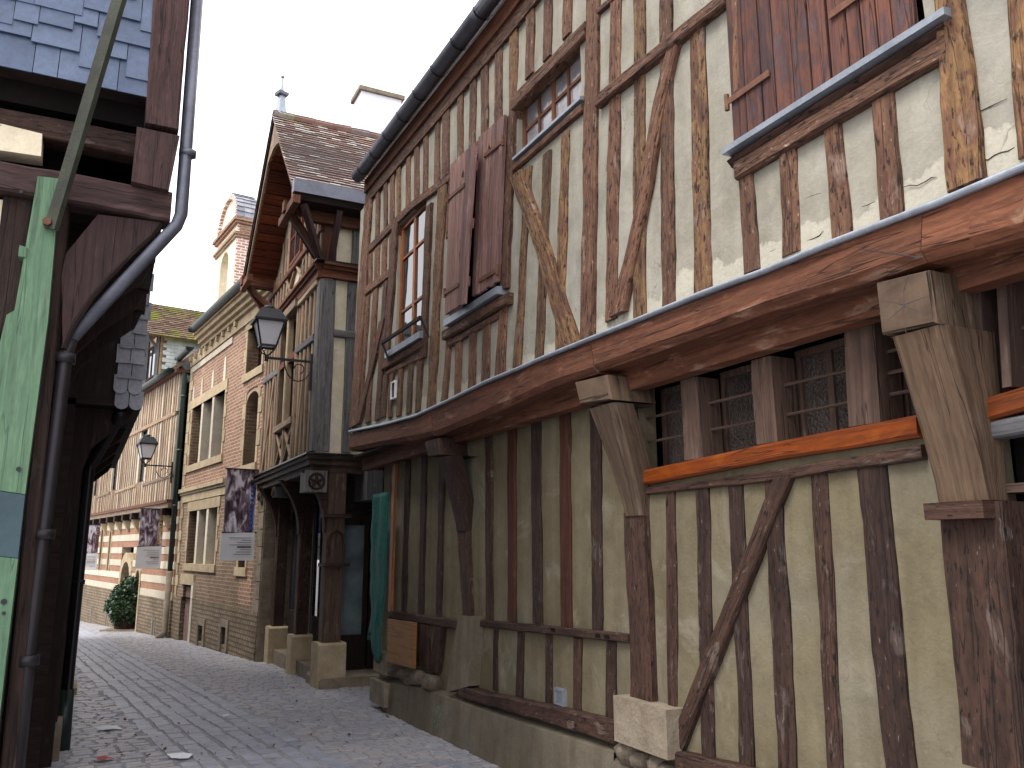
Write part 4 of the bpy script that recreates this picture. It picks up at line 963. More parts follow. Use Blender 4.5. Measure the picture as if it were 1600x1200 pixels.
# roof: two slopes of plain tiles over boards, ridge perpendicular to the street
OV = .55; APEX = (1.72, 8.82); NEAR = (-.52, 6.52); FAR = (4.08, 6.50); DEP = -6.0
def rp(s, z, o): return CF.P(s, z, o)
for A, B, nm in ((APEX, NEAR, 'a'), (APEX, FAR, 'b')):
    m = MB(); m.prism([rp(A[0], A[1] - .05, OV), rp(B[0], B[1] - .05, OV), rp(B[0], B[1] - .05, DEP), rp(A[0], A[1] - .05, DEP)], [rp(A[0], A[1] - .13, OV), rp(B[0] + (.05 if B[0] < A[0] else -.05), B[1] - .13, OV), rp(B[0] + (.05 if B[0] < A[0] else -.05), B[1] - .13, DEP), rp(A[0], A[1] - .13, DEP)])
    rf = m.build('roof', M['wood_dark'], G)
    dn = Vector((*[rp(*B, 0)[i] - rp(*A, 0)[i] for i in range(3)],)); L = dn.length; dn.normalize(); bk = Vector((-CF.n[0], -CF.n[1], 0)); nr = dn.cross(bk)
    if nr.z < 0: nr = -nr
    m = MB(); ex = .105; tw = .17; rows = int(L / ex); P0 = rp(*A, OV)
    for i in range(rows + 1):
        sag = .03 * math.sin(i / rows * 3.1)
        x = -.02; xi = (i % 2)
        while x < OV - DEP:
            w = tw * random.uniform(.97, 1.0) * (.5 if xi else 1); h0 = .012; r0 = random.random()
            lift = random.uniform(0, .008); y = i * ex + random.uniform(-.007, .007)
            a = P0 + dn * (y - .06) + bk * x + nr * (-.045 - sag * .5); b = P0 + dn * (y + ex) + bk * x + nr * (-.018 + lift - sag * .5)
            c_ = bk * (w - .006)
            m.poly([a, b, b + c_, a + c_], None, r0); m.poly([b, b - nr * h0, b + c_ - nr * h0, b + c_], None, r0); m.poly([b, a, a - nr * h0, b - nr * h0], None, r0)
            x += tw * (.5 if xi else 1); xi = 0
        if i > rows: break
    m.build('roof_tile', M['tile'], rf, kind='stuff')
# ridge tiles
for k in range(20):
    m = MB(); o0 = OV - k * .33
    a, b = rp(APEX[0], APEX[1] - .03, o0), rp(APEX[0], APEX[1] - .03 + random.uniform(-.01, .01), o0 - .34); m.tube([a, b], [.075, .085], 8); m.build('ridge_tile', M['tile'], G)
# finial: flared zinc stem, square cap, spike
m = MB(); b0 = rp(APEX[0] + .02, APEX[1] - .02, OV - .12)
m.tube([b0, b0 + Vector((0, 0, .15)), b0 + Vector((0, 0, .38))], [.12, .085, .055], 4); f = m.build('finial', M['zinc_light'], G)
m = MB(); m.tube([b0 + Vector((0, 0, .37)), b0 + Vector((0, 0, .42)), b0 + Vector((0, 0, .46))], [.12, .13, .04], 4); m.build('cap', M['zinc'], f)
m = MB(); m.tube([b0 + Vector((0, 0, .45)), b0 + Vector((0, 0, .60)), b0 + Vector((0, 0, .72))], [.04, .02, .016], 6); m.build('spike', M['zinc_light'], f)
m = MB(); m.tube([b0 + Vector((0, 0, .71)), b0 + Vector((0, 0, .735))], [.03, .03], 8); m.build('knob', M['zinc'], f)
# verge boards and boarded arch under the front overhang
def arch(t):   # t 0..1 from far foot over the crown to near foot
    far = t < .5; k = t * 2 if far else (1 - t) * 2
    s = 3.88 - (3.88 - 1.76) * k ** 1.5 if far else -.10 + 1.86 * k ** 1.5
    z = 6.55 + 1.6 * (1 - (1 - k) ** 1.7)
    foot = FAR if far else NEAR; lim = foot[1] + (APEX[1] - foot[1]) * (s - foot[0]) / (APEX[0] - foot[0]) - .26
    return (s, min(z, lim))
NB = 36
for i in range(NB):
    a, b = arch(i / NB), arch((i + 1) / NB); m = MB()
    nx, nz_ = -(b[1] - a[1]), (b[0] - a[0]); L = math.hypot(nx, nz_); nx, nz_ = nx / L * .02, nz_ / L * .02
    if nz_ < 0 : nx, nz_ = -nx, -nz_
    g_ = .05
    A = (a[0] + (b[0] - a[0]) * g_, a[1] + (b[1] - a[1]) * g_); Bq = (b[0] - (b[0] - a[0]) * g_, b[1] - (b[1] - a[1]) * g_)
    m.prism([rp(A[0], A[1], OV - .06), rp(Bq[0], Bq[1], OV - .06), rp(Bq[0], Bq[1], -.02), rp(A[0], A[1], -.02)], [rp(A[0] + nx, A[1] + nz_, OV - .06), rp(Bq[0] + nx, Bq[1] + nz_, OV - .06), rp(Bq[0] + nx, Bq[1] + nz_, -.02), rp(A[0] + nx, A[1] + nz_, -.02)])
    m.build('soffit_board', M['wood_soffit'], G)
for half, tip, foot in (((0, .5), APEX, FAR), ((.5, 1), APEX, NEAR)):
    m = MB(); n = 14
    for i in range(n):
        f0, f1 = i / n, (i + 1) / n
        ta, tb = (half[0] + (half[1] - half[0]) * f0, half[0] + (half[1] - half[0]) * f1)
        a, b = arch(ta), arch(tb)
        ra, rb = (f0, f1) if half[0] else (1 - f0, 1 - f1)
        A = (tip[0] + (foot[0] - tip[0]) * ra, tip[1] + (foot[1] - tip[1]) * ra - .10); Bq = (tip[0] + (foot[0] - tip[0]) * rb, tip[1] + (foot[1] - tip[1]) * rb - .10)
        m.prism([rp(*a, OV - .03), rp(*b, OV - .03), rp(*Bq, OV - .03), rp(*A, OV - .03)], [rp(*a, OV - .08), rp(*b, OV - .08), rp(*Bq, OV - .08), rp(*A, OV - .08)])
    m.build('verge_board', M['wood_pale'], G)
# foot beams and struts of the overhang
for s in (3.84, .02):
    m = MB(); m.bar(rp(s, 6.44, -.05), rp(s, 6.44, OV + .06), .16, .16); m.build('tie_beam', M['wood_brown'], G)
    for ds, zt in ((0, 5.72), (-.28 if s > 1 else .28, 5.85)):
        m = MB(); m.bar(rp(s, 6.38, OV - .04), rp(s + ds, zt, .02), .09, .10); m.build('strut', M['wood_brown'], G)
m = MB(); m.bar(rp(3.3, 6.36, OV - .02), rp(4.1, 6.36, OV - .02), .10, .12); m.build('tie_beam', M['wood_brown'], G)
m = MB(); m.bar(rp(-.55, 6.36, OV - .02), rp(.5, 6.36, OV - .02), .10, .12); m.build('tie_beam', M['wood_brown'], G)
# eave towards the camera: zinc box gutter, eave beam, struts
m = MB(); m.box(CR, -3.5, .55, 6.40, 6.46, -.02, .46); m.build('eave_soffit', M['wood_dark'], G)
m = MB(); m.box(CR, -3.5, .58, 6.463, 6.66, .44, .56); m.build('box_gutter', M['zinc'], G)
m = MB(); m.box(CR, -3.5, .3, 6.24, 6.40, .02, .14); m.build('eave_beam', M['wood_brown'], G)
for s in (.05, -.12, -1.6, -3.0):
    m = MB(); m.bar(CR.P(s + (.35 if s > 0 else 0), 6.36, .40), CR.P(s, 5.70, .04), .08, .09); m.build('strut', M['wood_left'], G)
# chimney behind the ridge
m = MB(); c = CF.P(APEX[0] + .3, 0, -1.35)
ch = MB(); A = [c + e_ * x + Vector((-.447, .894, 0)) * y for x, y in ((-.38, -.25), (.38, -.25), (.38, .25), (-.38, .25))]
ch.prism([p + Vector((0, 0, 9.66)) for p in A], [p + Vector((0, 0, 7.8)) for p in A]); cm_ = ch.build('chimney', M['paper'], G)
m = MB(); A2 = [c + e_ * x + Vector((-.447, .894, 0)) * y for x, y in ((-.43, -.3), (.43, -.3), (.43, .3), (-.43, .3))]
m.prism([p + Vector((0, 0, 9.74)) for p in A2], [p + Vector((0, 0, 9.663)) for p in A2]); m.build('chimney_cap', M['limestone_grey'], cm_)
# jetty beams
for fac, a, b in ((CF, 0, SE), (CR, -3.5, 0)):
    m = MB()
    for z0, z1, o in ((2.76, 2.82, .10), (2.68, 2.76, .07), (2.58, 2.68, .03)): m.box(fac, a - (o if fac is CF else 0), b + (o * 0 if fac is CF else 0), z0, z1, -.25, o)
    m.build('jetty_beam', M['wood_post'], G)
    m = MB(); m.slab(fac, [(a - (.13 if fac is CF else 0), 2.822), (b, 2.822), (b, 2.845), (a - (.13 if fac is CF else 0), 2.845)], -.03, .13); m.build('drip_flashing', M['zinc_dark'], G)
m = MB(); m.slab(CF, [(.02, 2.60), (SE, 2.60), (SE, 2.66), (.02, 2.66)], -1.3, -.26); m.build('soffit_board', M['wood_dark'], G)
# carved joist end blocks
def carved(fac, s, z, h, o):
    m = MB(); m.box(fac, s - h, s + h, z - h, z + h, -.3, o); blk = m.build('carved_block', M['wood_grey'], G)
    m = MB(); c = fac.P(s, z, o)
    t1 = Vector((fac.d[0], fac.d[1], 0)); up = Vector((0, 0, 1)); nn = Vector((fac.n[0], fac.n[1], 0))
    ring = [c + (t1 * math.cos(k * .524) + up * math.sin(k * .524)) * h * .72 + nn * .012 for k in range(13)]
    m.tube(ring, .016, 5); m.build('carving', M['wood_low'], blk)
    m = MB()
    for k in range(5): a = k * 1.256 + .3; m.tube([c + nn * .01, c + (t1 * math.cos(a) + up * math.sin(a)) * h * .6 + nn * .016], [.03, .012], 5)
    m.build('carving', M['wood_low'], blk)
carved(CR, -.05, 2.45, .15, .04); carved(CF, 2.75, 2.47, .09, .0); carved(CF, 4.1, 2.47, .09, .0)
# shop posts on stone bases
for x0, x1, yb0, yb1, xb0, xb1, big in ((497, 527, 886, 1007, 489, 531, True), (457, 475, 841, 994, 451, 473, False), (424, 436, 851, 981, 416, 434, False)):
    xc = (x0 + x1) / 2
    oo = -.36; s_, _ = CF.uv(xc - (7 if big else 5), 950, oo + .1); hw = .125 if big else .095
    zt = CF.uv(xc, yb0, oo + .1)[1]; zb_ = CF.uv(xc, yb1, oo + .1)[1]
    gzz = gz(CF.P(s_, 0, oo).y)
    m = MB(); b2 = hw + .07
    m.slab(CF, [(s_ - b2, gzz - .1), (s_ + b2, gzz - .1), (s_ + b2, zb_ - .03), (s_ + b2 - .03, zb_), (s_ - b2 + .03, zb_), (s_ - b2, zb_ - .03)], oo - b2, oo + b2); pb = m.build('stone_base', M['limestone'], G)
    sweep(CF, [(s_, 2.62), (s_, zb_)], [hw, hw], 's', oo - hw, oo + hw, .01, .4, .02).build('shop_post', M['wood_post' if big else 'wood_low'], G)  # darker wood, ground floor shadow put into the colour of the far posts
    if big:
        for z in (1.30, 1.98):
            m = MB(); m.box(CR, -s_ * 0 - .0 - .19 + .03, .19 + .03, z, z + .03, 0, .02)
        c0 = CF.P(s_, 0, oo)
        def lp(u, z, w): return c0 + Vector((-.894, -.447, 0)) * u * -1 + Vector((.447, -.894, 0)) * w + Vector((0, 0, z))
        for z in (1.28, 1.95):
            m = MB(); m.prism([lp(-.2, z, .2), lp(.2, z, .2), lp(.2, z + .05, .2), lp(-.2, z + .05, .2)], [lp(-.2, z, .0), lp(.2, z, .0), lp(.2, z + .05, .0), lp(-.2, z + .05, .0)]); m.build('moulding', M['wood_low'], G)
        m = MB(); m.tube([lp(-.11, 1.40, .175), lp(-.11, 1.62, .175), lp(-.08, 1.72, .175), lp(0, 1.78, .175), lp(.08, 1.72, .175), lp(.11, 1.62, .175), lp(.11, 1.40, .175)], .022, 6); m.build('carved_arch', M['wood_low'], G)
    # curved bracket from post up to the jetty front
    m = MB(); n = 8; prev = None
    for i in range(n + 1):
        f = i / n; o_f = oo + hw + .02 + (.34) * f ** 2.2; z = 1.75 + .85 * f
        cur = [CF.P(s_ - .07, z, o_f), CF.P(s_ + .07, z, o_f), CF.P(s_ + .07, z, oo + hw - .02), CF.P(s_ - .07, z, oo + hw - .02)]
        if prev:
            for k in range(4): m.poly([prev[k], prev[(k + 1) % 4], cur[(k + 1) % 4], cur[k]])
        prev = cur
    m.poly(prev); m.build('bracket', M['wood_low'], G)
# shop front between posts: sill step, panels and glazing
gm = gz(13.6)
m = MB(); m.slab(CF, [(.62, gz(12.4) - .1), (4.25, gz(15.5) - .1), (4.25, -.18), (.62, -.14)], -1.0, -.28); m.build('sill_step', M['limestone_grey'], G)
for a, b in ((.55, 1.9), (1.95, 3.6)):
    m = MB(); m.box(CF, a, b, -.15, .42, -.58, -.52); m.build('shop_panel', M['wood_dark'], G)
    window(CF, (a, b, .42, 2.3), G, M['wood_dark'], M['glass'], 2, 1, -.52, .07, .03)
DR = CR.shifted(-.55)
# entrance doors facing the camera
m = MB(); m.box(DR, -2.2, -.45, 1.95, 2.6, -.1, -.02); m.build('transom_panel', M['wood_dark'], G)
for a, b in ((-1.02, -.55), (-1.56, -1.05)):
    m = MB(); m.box(DR, a, b, -.26, .22, -.06, 0); d = m.build('shop_door', M['wood_dark'], G)
    m = MB()
    for aa in ((a, a + .07, .22, 1.95), (b - .07, b, .22, 1.95), (a + .07, b - .07, .22, .30), (a + .07, b - .07, 1.87, 1.95)): m.box(DR, *aa, -.05, .0)
    m.build('frame', M['wood_dark'], d); part_box('pane', M['glass_shop'], d, DR, a + .07, b - .07, .30, 1.87, -.035, -.025)
m = MB(); m.slab(CR, [(-1.75, gz(12) - .1), (-.2, gz(12) - .1), (-.2, -.22), (-.23, -.19), (-1.75, -.19)], -.7, .12); m.build('door_step', M['limestone_grey'], G)
m = MB(); m.box(CR, -.95, -.72, 2.2, 2.62, -.4, .25); m.build('joist_end', M['wood_grey'], G)

# ================================================================== BRICK HOUSE
B = thing('brick_house', 'orange brick house with stone dressed mullioned windows and green gutter', 'house', BF.P(3.4, gz(18), 0))
BE = 6.95
m = MB(); m.box(BF, .02, BE - .02, -1, 6.2, -6, -.32); m.build('dark_core', M['dark'], B)
tri_u = (3.35, 6.45, 3.55, 5.0); arch_w = (.78, 1.62, 3.15, 4.62); up_w = (.72, 1.80, 5.05, 6.0); tri_l = (3.30, 5.95, 1.20, 2.42); door_b = (5.05, 6.05, -.8, .72); small = (1.0, 1.48, 1.18, 1.48)
v1 = (3.72, 4.12, -.42, -.08); v2 = (1.90, 2.25, -.32, .02)
wall_grid(BF, .0, BE, 2.98, 6.15, [tri_u, arch_w, up_w], 0, .6, .004, 'brick_wall', M['brick'], B, .28)
wall_grid(BF, .0, BE, .42, 2.9, [tri_l, (5.05, 6.05, .42, .72), small], 0, .6, .006, 'brick_wall', M['brick_brown'], B, .28)
wall_grid(BF, .0, BE, -1.0, .42, [(5.05, 6.05, -1.0, .42), v1, v2], .03, .6, .012, 'base_wall', M['flint'], B, .3)
m = MB(); m.box(BF, -.02, .0, 2.4, 6.3, -5, -.02); m.build('end_wall', M['brick'], B)
for k in range(12):
    for o0, o1 in ((-.26 - .12 * (k % 2), -.0), (-.8, -.27 - .12 * (k % 2))):
        m = MB(); m.box(BF, -.03, -.002, -.75 + k * .265, -.75 + k * .265 + .258, o0, o1); m.build('quoin', M['limestone_grey'], B)
m = MB(); m.box(BF, 0.55, 1.35, .5, 1.12, -.02, .004); m.build('brick_patch', M['brick'], B)
def bwin(h, nl, sill=True, mull=True, depth=-.2):
    s0, s1, z0, z1 = h; k = .13
    # stone lintel, sill and jamb blocks
    m = MB(); m.box(BF, s0 - .18, s1 + .18, z1, z1 + .22, -.1, .025); m.build('lintel', M['limestone'], B)
    m = MB(); m.box(BF, s0 - .15, s1 + .15, z0 - .16, z0, -.1, .045); m.build('sill', M['limestone'], B)
    for sd_ in (0, 1):
        z = z0; i = 0
        while z < z1 - .02:
            zz = min(z1, z + .27); wdt = .20 if i % 2 else .10
            a, b = (s0 - wdt, s0) if sd_ == 0 else (s1, s1 + wdt)
            m = MB(); m.box(BF, a, b, z + .006, zz - .004, -.27, .018); m.build('jamb_stone', M['limestone'], B); z = zz; i += 1
    for i in range(nl):
        a = s0 + (s1 - s0) * i / nl; b = s0 + (s1 - s0) * (i + 1) / nl
        if i and mull:
            m = MB(); m.box(BF, a - .09, a + .09, z0, z1, -.27, .01); m.build('mullion', M['stone_white'], B)
        window(BF, (a + (.09 if i else 0), b - (.09 if i < nl - 1 else 0), z0, z1), B, M['wood_dark'], M['glass_dark'], 1, 2, -.22, .04, .02)
bwin(tri_u, 3); bwin(tri_l, 3); bwin(up_w, 1); bwin(small, 1)
# stone cross pieces above the upper triple window
for s, t in ((3.5, .55), (4.55, .42), (5.6, .42), (6.45, .35)):
    m = MB(); m.slab(BF, [(s - .10, 5.225), (s + .10, 5.225), (s + .06, 5.22 + t), (s - .06, 5.22 + t)], -.05, .022); m.build('key_stone', M['stone_white'], B)
# arched window
s0, s1, z0, z1 = arch_w
for sd_ in (0, 1):
    z = z0; i = 0
    while z < z1 - .02:
        zz = min(z1, z + .32); wdt = .24 if i % 2 else .12; a, b = (s0 - wdt, s0) if sd_ == 0 else (s1, s1 + wdt)
        m = MB(); m.box(BF, a, b, z + .006, zz - .005, -.27, .016); m.build('jamb_stone', M['limestone'], B); z = zz; i += 1
n = 9; cx = (s0 + s1) / 2; rr = (s1 - s0) / 2
m = MB(); m.slab(BF, [(s0, z1), (s1, z1)] + [(cx + rr * math.cos(math.pi * i / 12), z1 - .24 + .23 * math.sin(math.pi * i / 12)) for i in range(13)], -.27, .004); m.build('arch_spandrel', M['limestone'], B)
for i in range(n):
    a0, a1 = math.pi * i / n, math.pi * (i + 1) / n; g_ = .02; m = MB()
    P_ = lambda r, a: (cx + r * math.cos(a), z1 - .02 + (r - rr + .03) * 1.0 * math.sin(a) + .06 * math.sin(a))
    m.slab(BF, [P_(rr, a0 + g_), P_(rr + .20, a0 + g_), P_(rr + .20, a1 - g_), P_(rr, a1 - g_)], -.05, .015); m.build('arch_brick', M['brick'], B)
m = MB(); m.box(BF, s0 - .15, s1 + .15, z0 - .17, z0, -.1, .05); m.build('sill', M['limestone'], B)
window(BF, (s0, s1, z0, z1), B, M['wood_dark'], M['glass_dark'], 1, 4, -.22, .04, .015)
# string course and cornice
for z0, z1, o in ((2.90, 2.99, .10), (2.84, 2.90, .06)):
    m = MB(); m.box(BF, 2.7, BE, z0, z1, -.1, o); m.build('string_course', M['limestone'], B)
m = MB(); m.box(BF, 2.75, BE - .05, 2.66, 2.835, -.1, .03); m.build('stone_band', M['limestone'], B)
for z0, z1, o in ((6.15, 6.38, .05), (6.38, 6.46, .12), (6.46, 6.56, .20), (6.56, 6.66, .28), (6.66, 6.72, .33)):
    m = MB(); m.box(BF, 0, BE if z1 < 6.4 else 5.55, z0, z1, -.3, o); m.build('cornice', M['limestone'], B)
for k in range(9):
    s = 2.6 + k * .52; m = MB(); m.slab(BF, [(s - .06, 6.26), (s + .06, 6.26), (s + .06, 6.38), (s - .06, 6.38)], .05, .11); m.build('modillion', M['limestone'], B)
m = MB(); m.box(BF, 3.0, BE, 5.98, 6.12, -.05, .03); m.build('stone_band', M['stone_white'], B)
gutter_mesh(BF, .1, 6.80, 5.45, 6.80, .38, .10).build('gutter', M['gutter_green'], B, True)
gutter_mesh(BF, 5.9, 6.46, BE + .25, 6.42, .30, .10).build('gutter', M['gutter_green'], B, True)
m = MB(); m.prism([BF.P(0, 6.8, .36), BF.P(5.5, 6.8, .36), BF.P(5.5, 8.6, -2.8), BF.P(0, 8.6, -2.8)], [BF.P(0, 6.72, .36), BF.P(5.5, 6.72, .36), BF.P(5.5, 8.5, -2.8), BF.P(0, 8.5, -2.8)]); m.build('roof', M['tile'], B)
# near and far quoins
for k in range(22):
    z = -.6 + k * .31
    if z > 5.9: break
    m = MB(); m.box(BF, -.01, (.34 if k % 2 else .24), z + .006, z + .30, -.2, .022); m.build('quoin', M['limestone_grey'] if z < 2.4 else M['limestone'], B)
for k in range(26):
    z = -.7 + k * .27
    if z > 6.2: break
    m = MB(); m.box(BF, BE - (.34 if k % 2 else .24), BE + .02, z + .006, z + .262, -.2, .025); m.build('quoin', M['limestone'], B)
# low plank door with white jamb, cellar lights
m = MB(); m.box(BF, 5.12, 5.98, -.8, .66, -.2, -.08); d = m.build('door', M['wood_shut'], B)
for k in range(5):
    m = MB(); m.box(BF, 5.13 + k * .17, 5.13 + k * .17 + .163, -.78, .65, -.079, -.055); m.build('plank', M['wood_shut'], d)
for k in range(4): m = MB(); m.box(BF, 4.86, 5.05, -.65 + k * .36, -.30 + k * .36, -.2, .05); m.build('jamb_stone', M['stone_white'], B)
m = MB(); m.box(BF, 4.9, 6.2, .721, .95, -.1, .05); m.build('lintel', M['limestone'], B)
for v in (v1, v2):
    m = MB(); m.box(BF, v[0], v[1], v[2], v[3], -.2, -.16); m.build('cellar_light', M['dark'], B)
    for a in ((v[0] - .14, v[0], v[2] - .1, v[3] + .14), (v[1], v[1] + .14, v[2] - .1, v[3] + .14), (v[0], v[1], v[3], v[3] + .14)):
        m = MB(); m.box(BF, *a, -.1, .06); m.build('jamb_stone', M['limestone_grey'], B)
# rain pipe at the far corner
def pipe(name, pts, r, mat, parent, collars=()):
    m = MB(); m.tube(pts, r, 10); o = m.build(name, mat, parent, True)
    for c in collars:
        m = MB(); m.tube([Vector(c) - Vector((0, 0, .03)), Vector(c) + Vector((0, 0, .03))], r * 1.22, 10); m.build('collar', mat, o, True)
    return o
pb_ = BF.P(BE + .12, 0, .12)
pipe('rain_pipe', [BF.P(BE + .2, 6.40, .30), BF.P(BE + .2, 6.28, .30), BF.P(BE + .12, 6.0, .13), pb_ + Vector((0, 0, 1.0))], .07, M['gutter_green'], B, [pb_ + Vector((0, 0, z)) for z in (5.4, 4.0, 2.6)])
pipe('rain_pipe', [pb_ + Vector((0, 0, 1.0)), pb_ + Vector((0, 0, -.45)), BF.P(BE + .08, -.6, .3)], .085, M['limestone_grey'], B)

# ================================================================== BELL GABLE behind the brick house
T_ = thing('bell_gable', 'red and white brick bell gable with curved pediment behind the brick house', 'bell gable', BF.P(10.4, 5.5, -1.8))
TS0, TS1, TO = 9.35, 11.75, -1.5
m = MB(); az = 10.25; ac = (TS0 + TS1) / 2 + .1; ar = .5
outer = [(TS0, 5.5), (TS0, 10.9), (TS1, 10.9), (TS1, 5.5)]
m.slab(BF, [(TS0 + .004, 5.5), (ac - ar, 5.5), (ac - ar, 10.85), (TS0 + .004, 10.85)], TO - .6, TO); m.slab(BF, [(ac + ar, 5.5), (TS1, 5.5), (TS1, 10.85), (ac + ar, 10.85)], TO - .6, TO)
m.slab(BF, [(ac + ar * math.cos(math.pi * k / 10), az + ar * math.sin(math.pi * k / 10)) for k in range(11)] + [(ac - ar, 10.85), (ac + ar, 10.85)], TO - .6, TO)
m.build('gable_wall', M['plaster_cream'], T_)
m = MB(); m.box(BF, TS0 - .03, TS0, 5.5, 11.3, TO - .6, TO + .01); m.build('brick_side', M['brick_tower'], T_)
for k, (z0, z1, o) in enumerate(((10.85, 10.93, .06), (10.93, 11.0, .11), (11.28, 11.36, .08), (11.36, 11.46, .14), (9.05, 9.13, .05))):
    m = MB(); m.box(BF, TS0 - .03 - o, TS1 + o, z0, z1, TO - .6 - o, TO + o); m.build('brick_course', M['brick'], T_)
m = MB(); m.box(BF, TS0, TS1, 11.0, 11.28, TO - .58, TO); m.build('frieze', M['plaster_cream'], T_)
m = MB(); m.box(BF, TS0 - .05, TS0 - .03, 11.03, 11.26, TO - .5, TO - .08); m.build('terracotta_panel', M['brick'], T_)
for k in range(14):
    a0, a1 = math.pi * k / 14, math.pi * (k + 1) / 14; r = (TS1 - TS0) / 2; c_ = (TS0 + TS1) / 2
    P_ = lambda rr, a: (c_ + rr * math.cos(a), 11.46 + rr * .95 * math.sin(a))
    m = MB(); m.slab(BF, [P_(r - .16, a0 + .01), P_(r, a0 + .01), P_(r, a1 - .01), P_(r - .16, a1 - .01)], TO - .6, TO + .06); m.build('arch_brick', M['brick_tower'], T_)
m = MB(); r = (TS1 - TS0) / 2 - .16; m.slab(BF, [((TS0 + TS1) / 2 + r * math.cos(math.pi * k / 14), 11.46 + r * .95 * math.sin(math.pi * k / 14)) for k in range(15)], TO - .55, TO - .04); m.build('pediment', M['plaster_cream'], T_)
# slates on the back of the curved pediment
for i in range(8):
    a0 = .06 + i * .16; r = (TS1 - TS0) / 2 + .02; c_ = (TS0 + TS1) / 2
    for j in range(3):
        P_ = lambda rr, a: (c_ - rr * math.cos(a), 11.46 + rr * .95 * math.sin(a))
        m = MB(); A, Bq = P_(r + .03, a0), P_(r, a0 + .18)
        o0 = TO + .04 - j * .225; m.prism([BF.P(*A, o0), BF.P(*A, o0 - .22), BF.P(*Bq, o0 - .22), BF.P(*Bq, o0)], [BF.P(A[0] + .01, A[1] - .012, o0), BF.P(A[0] + .01, A[1] - .012, o0 - .22), BF.P(Bq[0] + .01, Bq[1] - .012, o0 - .22), BF.P(Bq[0] + .01, Bq[1] - .012, o0)])
        m.build('slate', M['slate_pale'], T_)

# ================================================================== STRIPED HALL
S = thing('striped_hall', 'long hall with brick and stone striped ground floor under tan half timbering', 'building', SF.P(9, gz(27), 0))
S0, S1 = 1.52, 22.0; SJ = 2.68; SU = SF.shifted(.16)
m = MB(); m.box(SF, S0 + .05, S1, -1.6, 6.0, -7, -.3); m.build('dark_core', M['dark'], S)
doorh = (6.35, 7.55, -1.8, 1.05); nich = (5.05, 5.55, -1.2, .95); sl1 = (9.55, 9.85, .95, 2.1); sl2 = (11.0, 11.3, .95, 2.1)
zs = .32; k = 0; bandh = .185
m = MB(); m.slab(SF, [(S0, -1.7), (nich[0], -1.7), (nich[0], zs - .02), (S0, zs - .02)], -.25, .02); m.slab(SF, [(nich[1] + .3, -1.7), (doorh[0] - .25, -1.7), (doorh[0] - .25, zs - .02), (nich[1] + .3, zs - .02)], -.25, .02)
m.slab(SF, [(doorh[1] + .22, -1.8), (S1, -1.8), (S1, zs - .02), (doorh[1] + .22, zs - .02)], -.25, .02); m.build('base_wall', M['flint'], S)
z = zs - .02
while z < SJ - .1:
    zz = z + bandh; st = k % 2 == 0; cuts = [S0]
    segs = [(S0, S1)]
    for h in (doorh, nich, sl1, sl2):
        pad = .22 if h is doorh else .1
        if z < h[3] + (.42 if h is doorh else .1) and zz > h[2]:
            ns2 = []
            for a, b in segs:
                if h[1] + pad <= a or h[0] - pad >= b: ns2.append((a, b)); continue
                if h[0] - pad > a: ns2.append((a, h[0] - pad))
                if h[1] + pad < b: ns2.append((h[1] + pad, b))
            segs = ns2
    for a, b in segs:
        m = MB(); m.box(SF, a, b, z, zz, -.25, .012 if st else 0); m.build('stone_band' if st else 'brick_band', M['stone_white'] if st else M['brick_band'], S)
    z = zz; k += 1
# pointed door with stone surround
def arch_stones(h, w, spring, rise, mat, n=9):
    s0, s1, z0, z1 = h; c_ = (s0 + s1) / 2; r = (s1 - s0) / 2
    zz = z0; i = 0
    while zz < spring - .02:
        ze = min(spring, zz + .34)
        for a, b in ((s0 - w, s0), (s1, s1 + w)):
            m = MB(); m.box(SF, a, b, zz + .005, ze - .004, -.35, .03); m.build('jamb_stone', mat, S)
        zz = ze
    for i in range(n):
        a0, a1 = math.pi * i / n, math.pi * (i + 1) / n
        P_ = lambda rr, a, ri: (c_ + rr * math.cos(a), spring + ri * (math.sin(a) ** .85))
        m = MB(); m.slab(SF, [P_(r, a0 + .01, rise), P_(r + w, a0 + .01, rise + w * 1.1), P_(r + w, a1 - .01, rise + w * 1.1), P_(r, a1 - .01, rise)], -.35, .03); m.build('arch_stone', mat, S)
arch_stones(doorh, .25, .55, .62, M['limestone']); arch_stones(nich, .12, .6, .36, M['limestone'])
part_box('door', M['wood_dark'], S, SF, doorh[0], doorh[1], -1.8, 1.25, -.36, -.30)
part_box('niche_back', M['limestone'], S, SF, nich[0], nich[1], -1.2, 1.0, -.30, -.2)
for h in (sl1, sl2):
    for a in ((h[0] - .11, h[0]), (h[1], h[1] + .11)): part_box('jamb_stone', M['limestone'], S, SF, a[0], a[1], h[2] - .1, h[3] + .1, -.3, .02)
    part_box('slit_window', M['ink_black'], S, SF, h[0], h[1], h[2], h[3] + .1, -.3, -.24)
for s in (3.0, 9.0, 11.6, 14):
    part_box('cellar_light', M['ink_black'], S, SF, s, s + .16, -.62 - .02 * s, -.2 - .02 * s, .0, .026)
    for a in (s - .1, s + .16): part_box('jamb_stone', M['limestone_grey'], S, SF, a, a + .1, -.68 - .02 * s, -.1 - .02 * s, .0, .03)
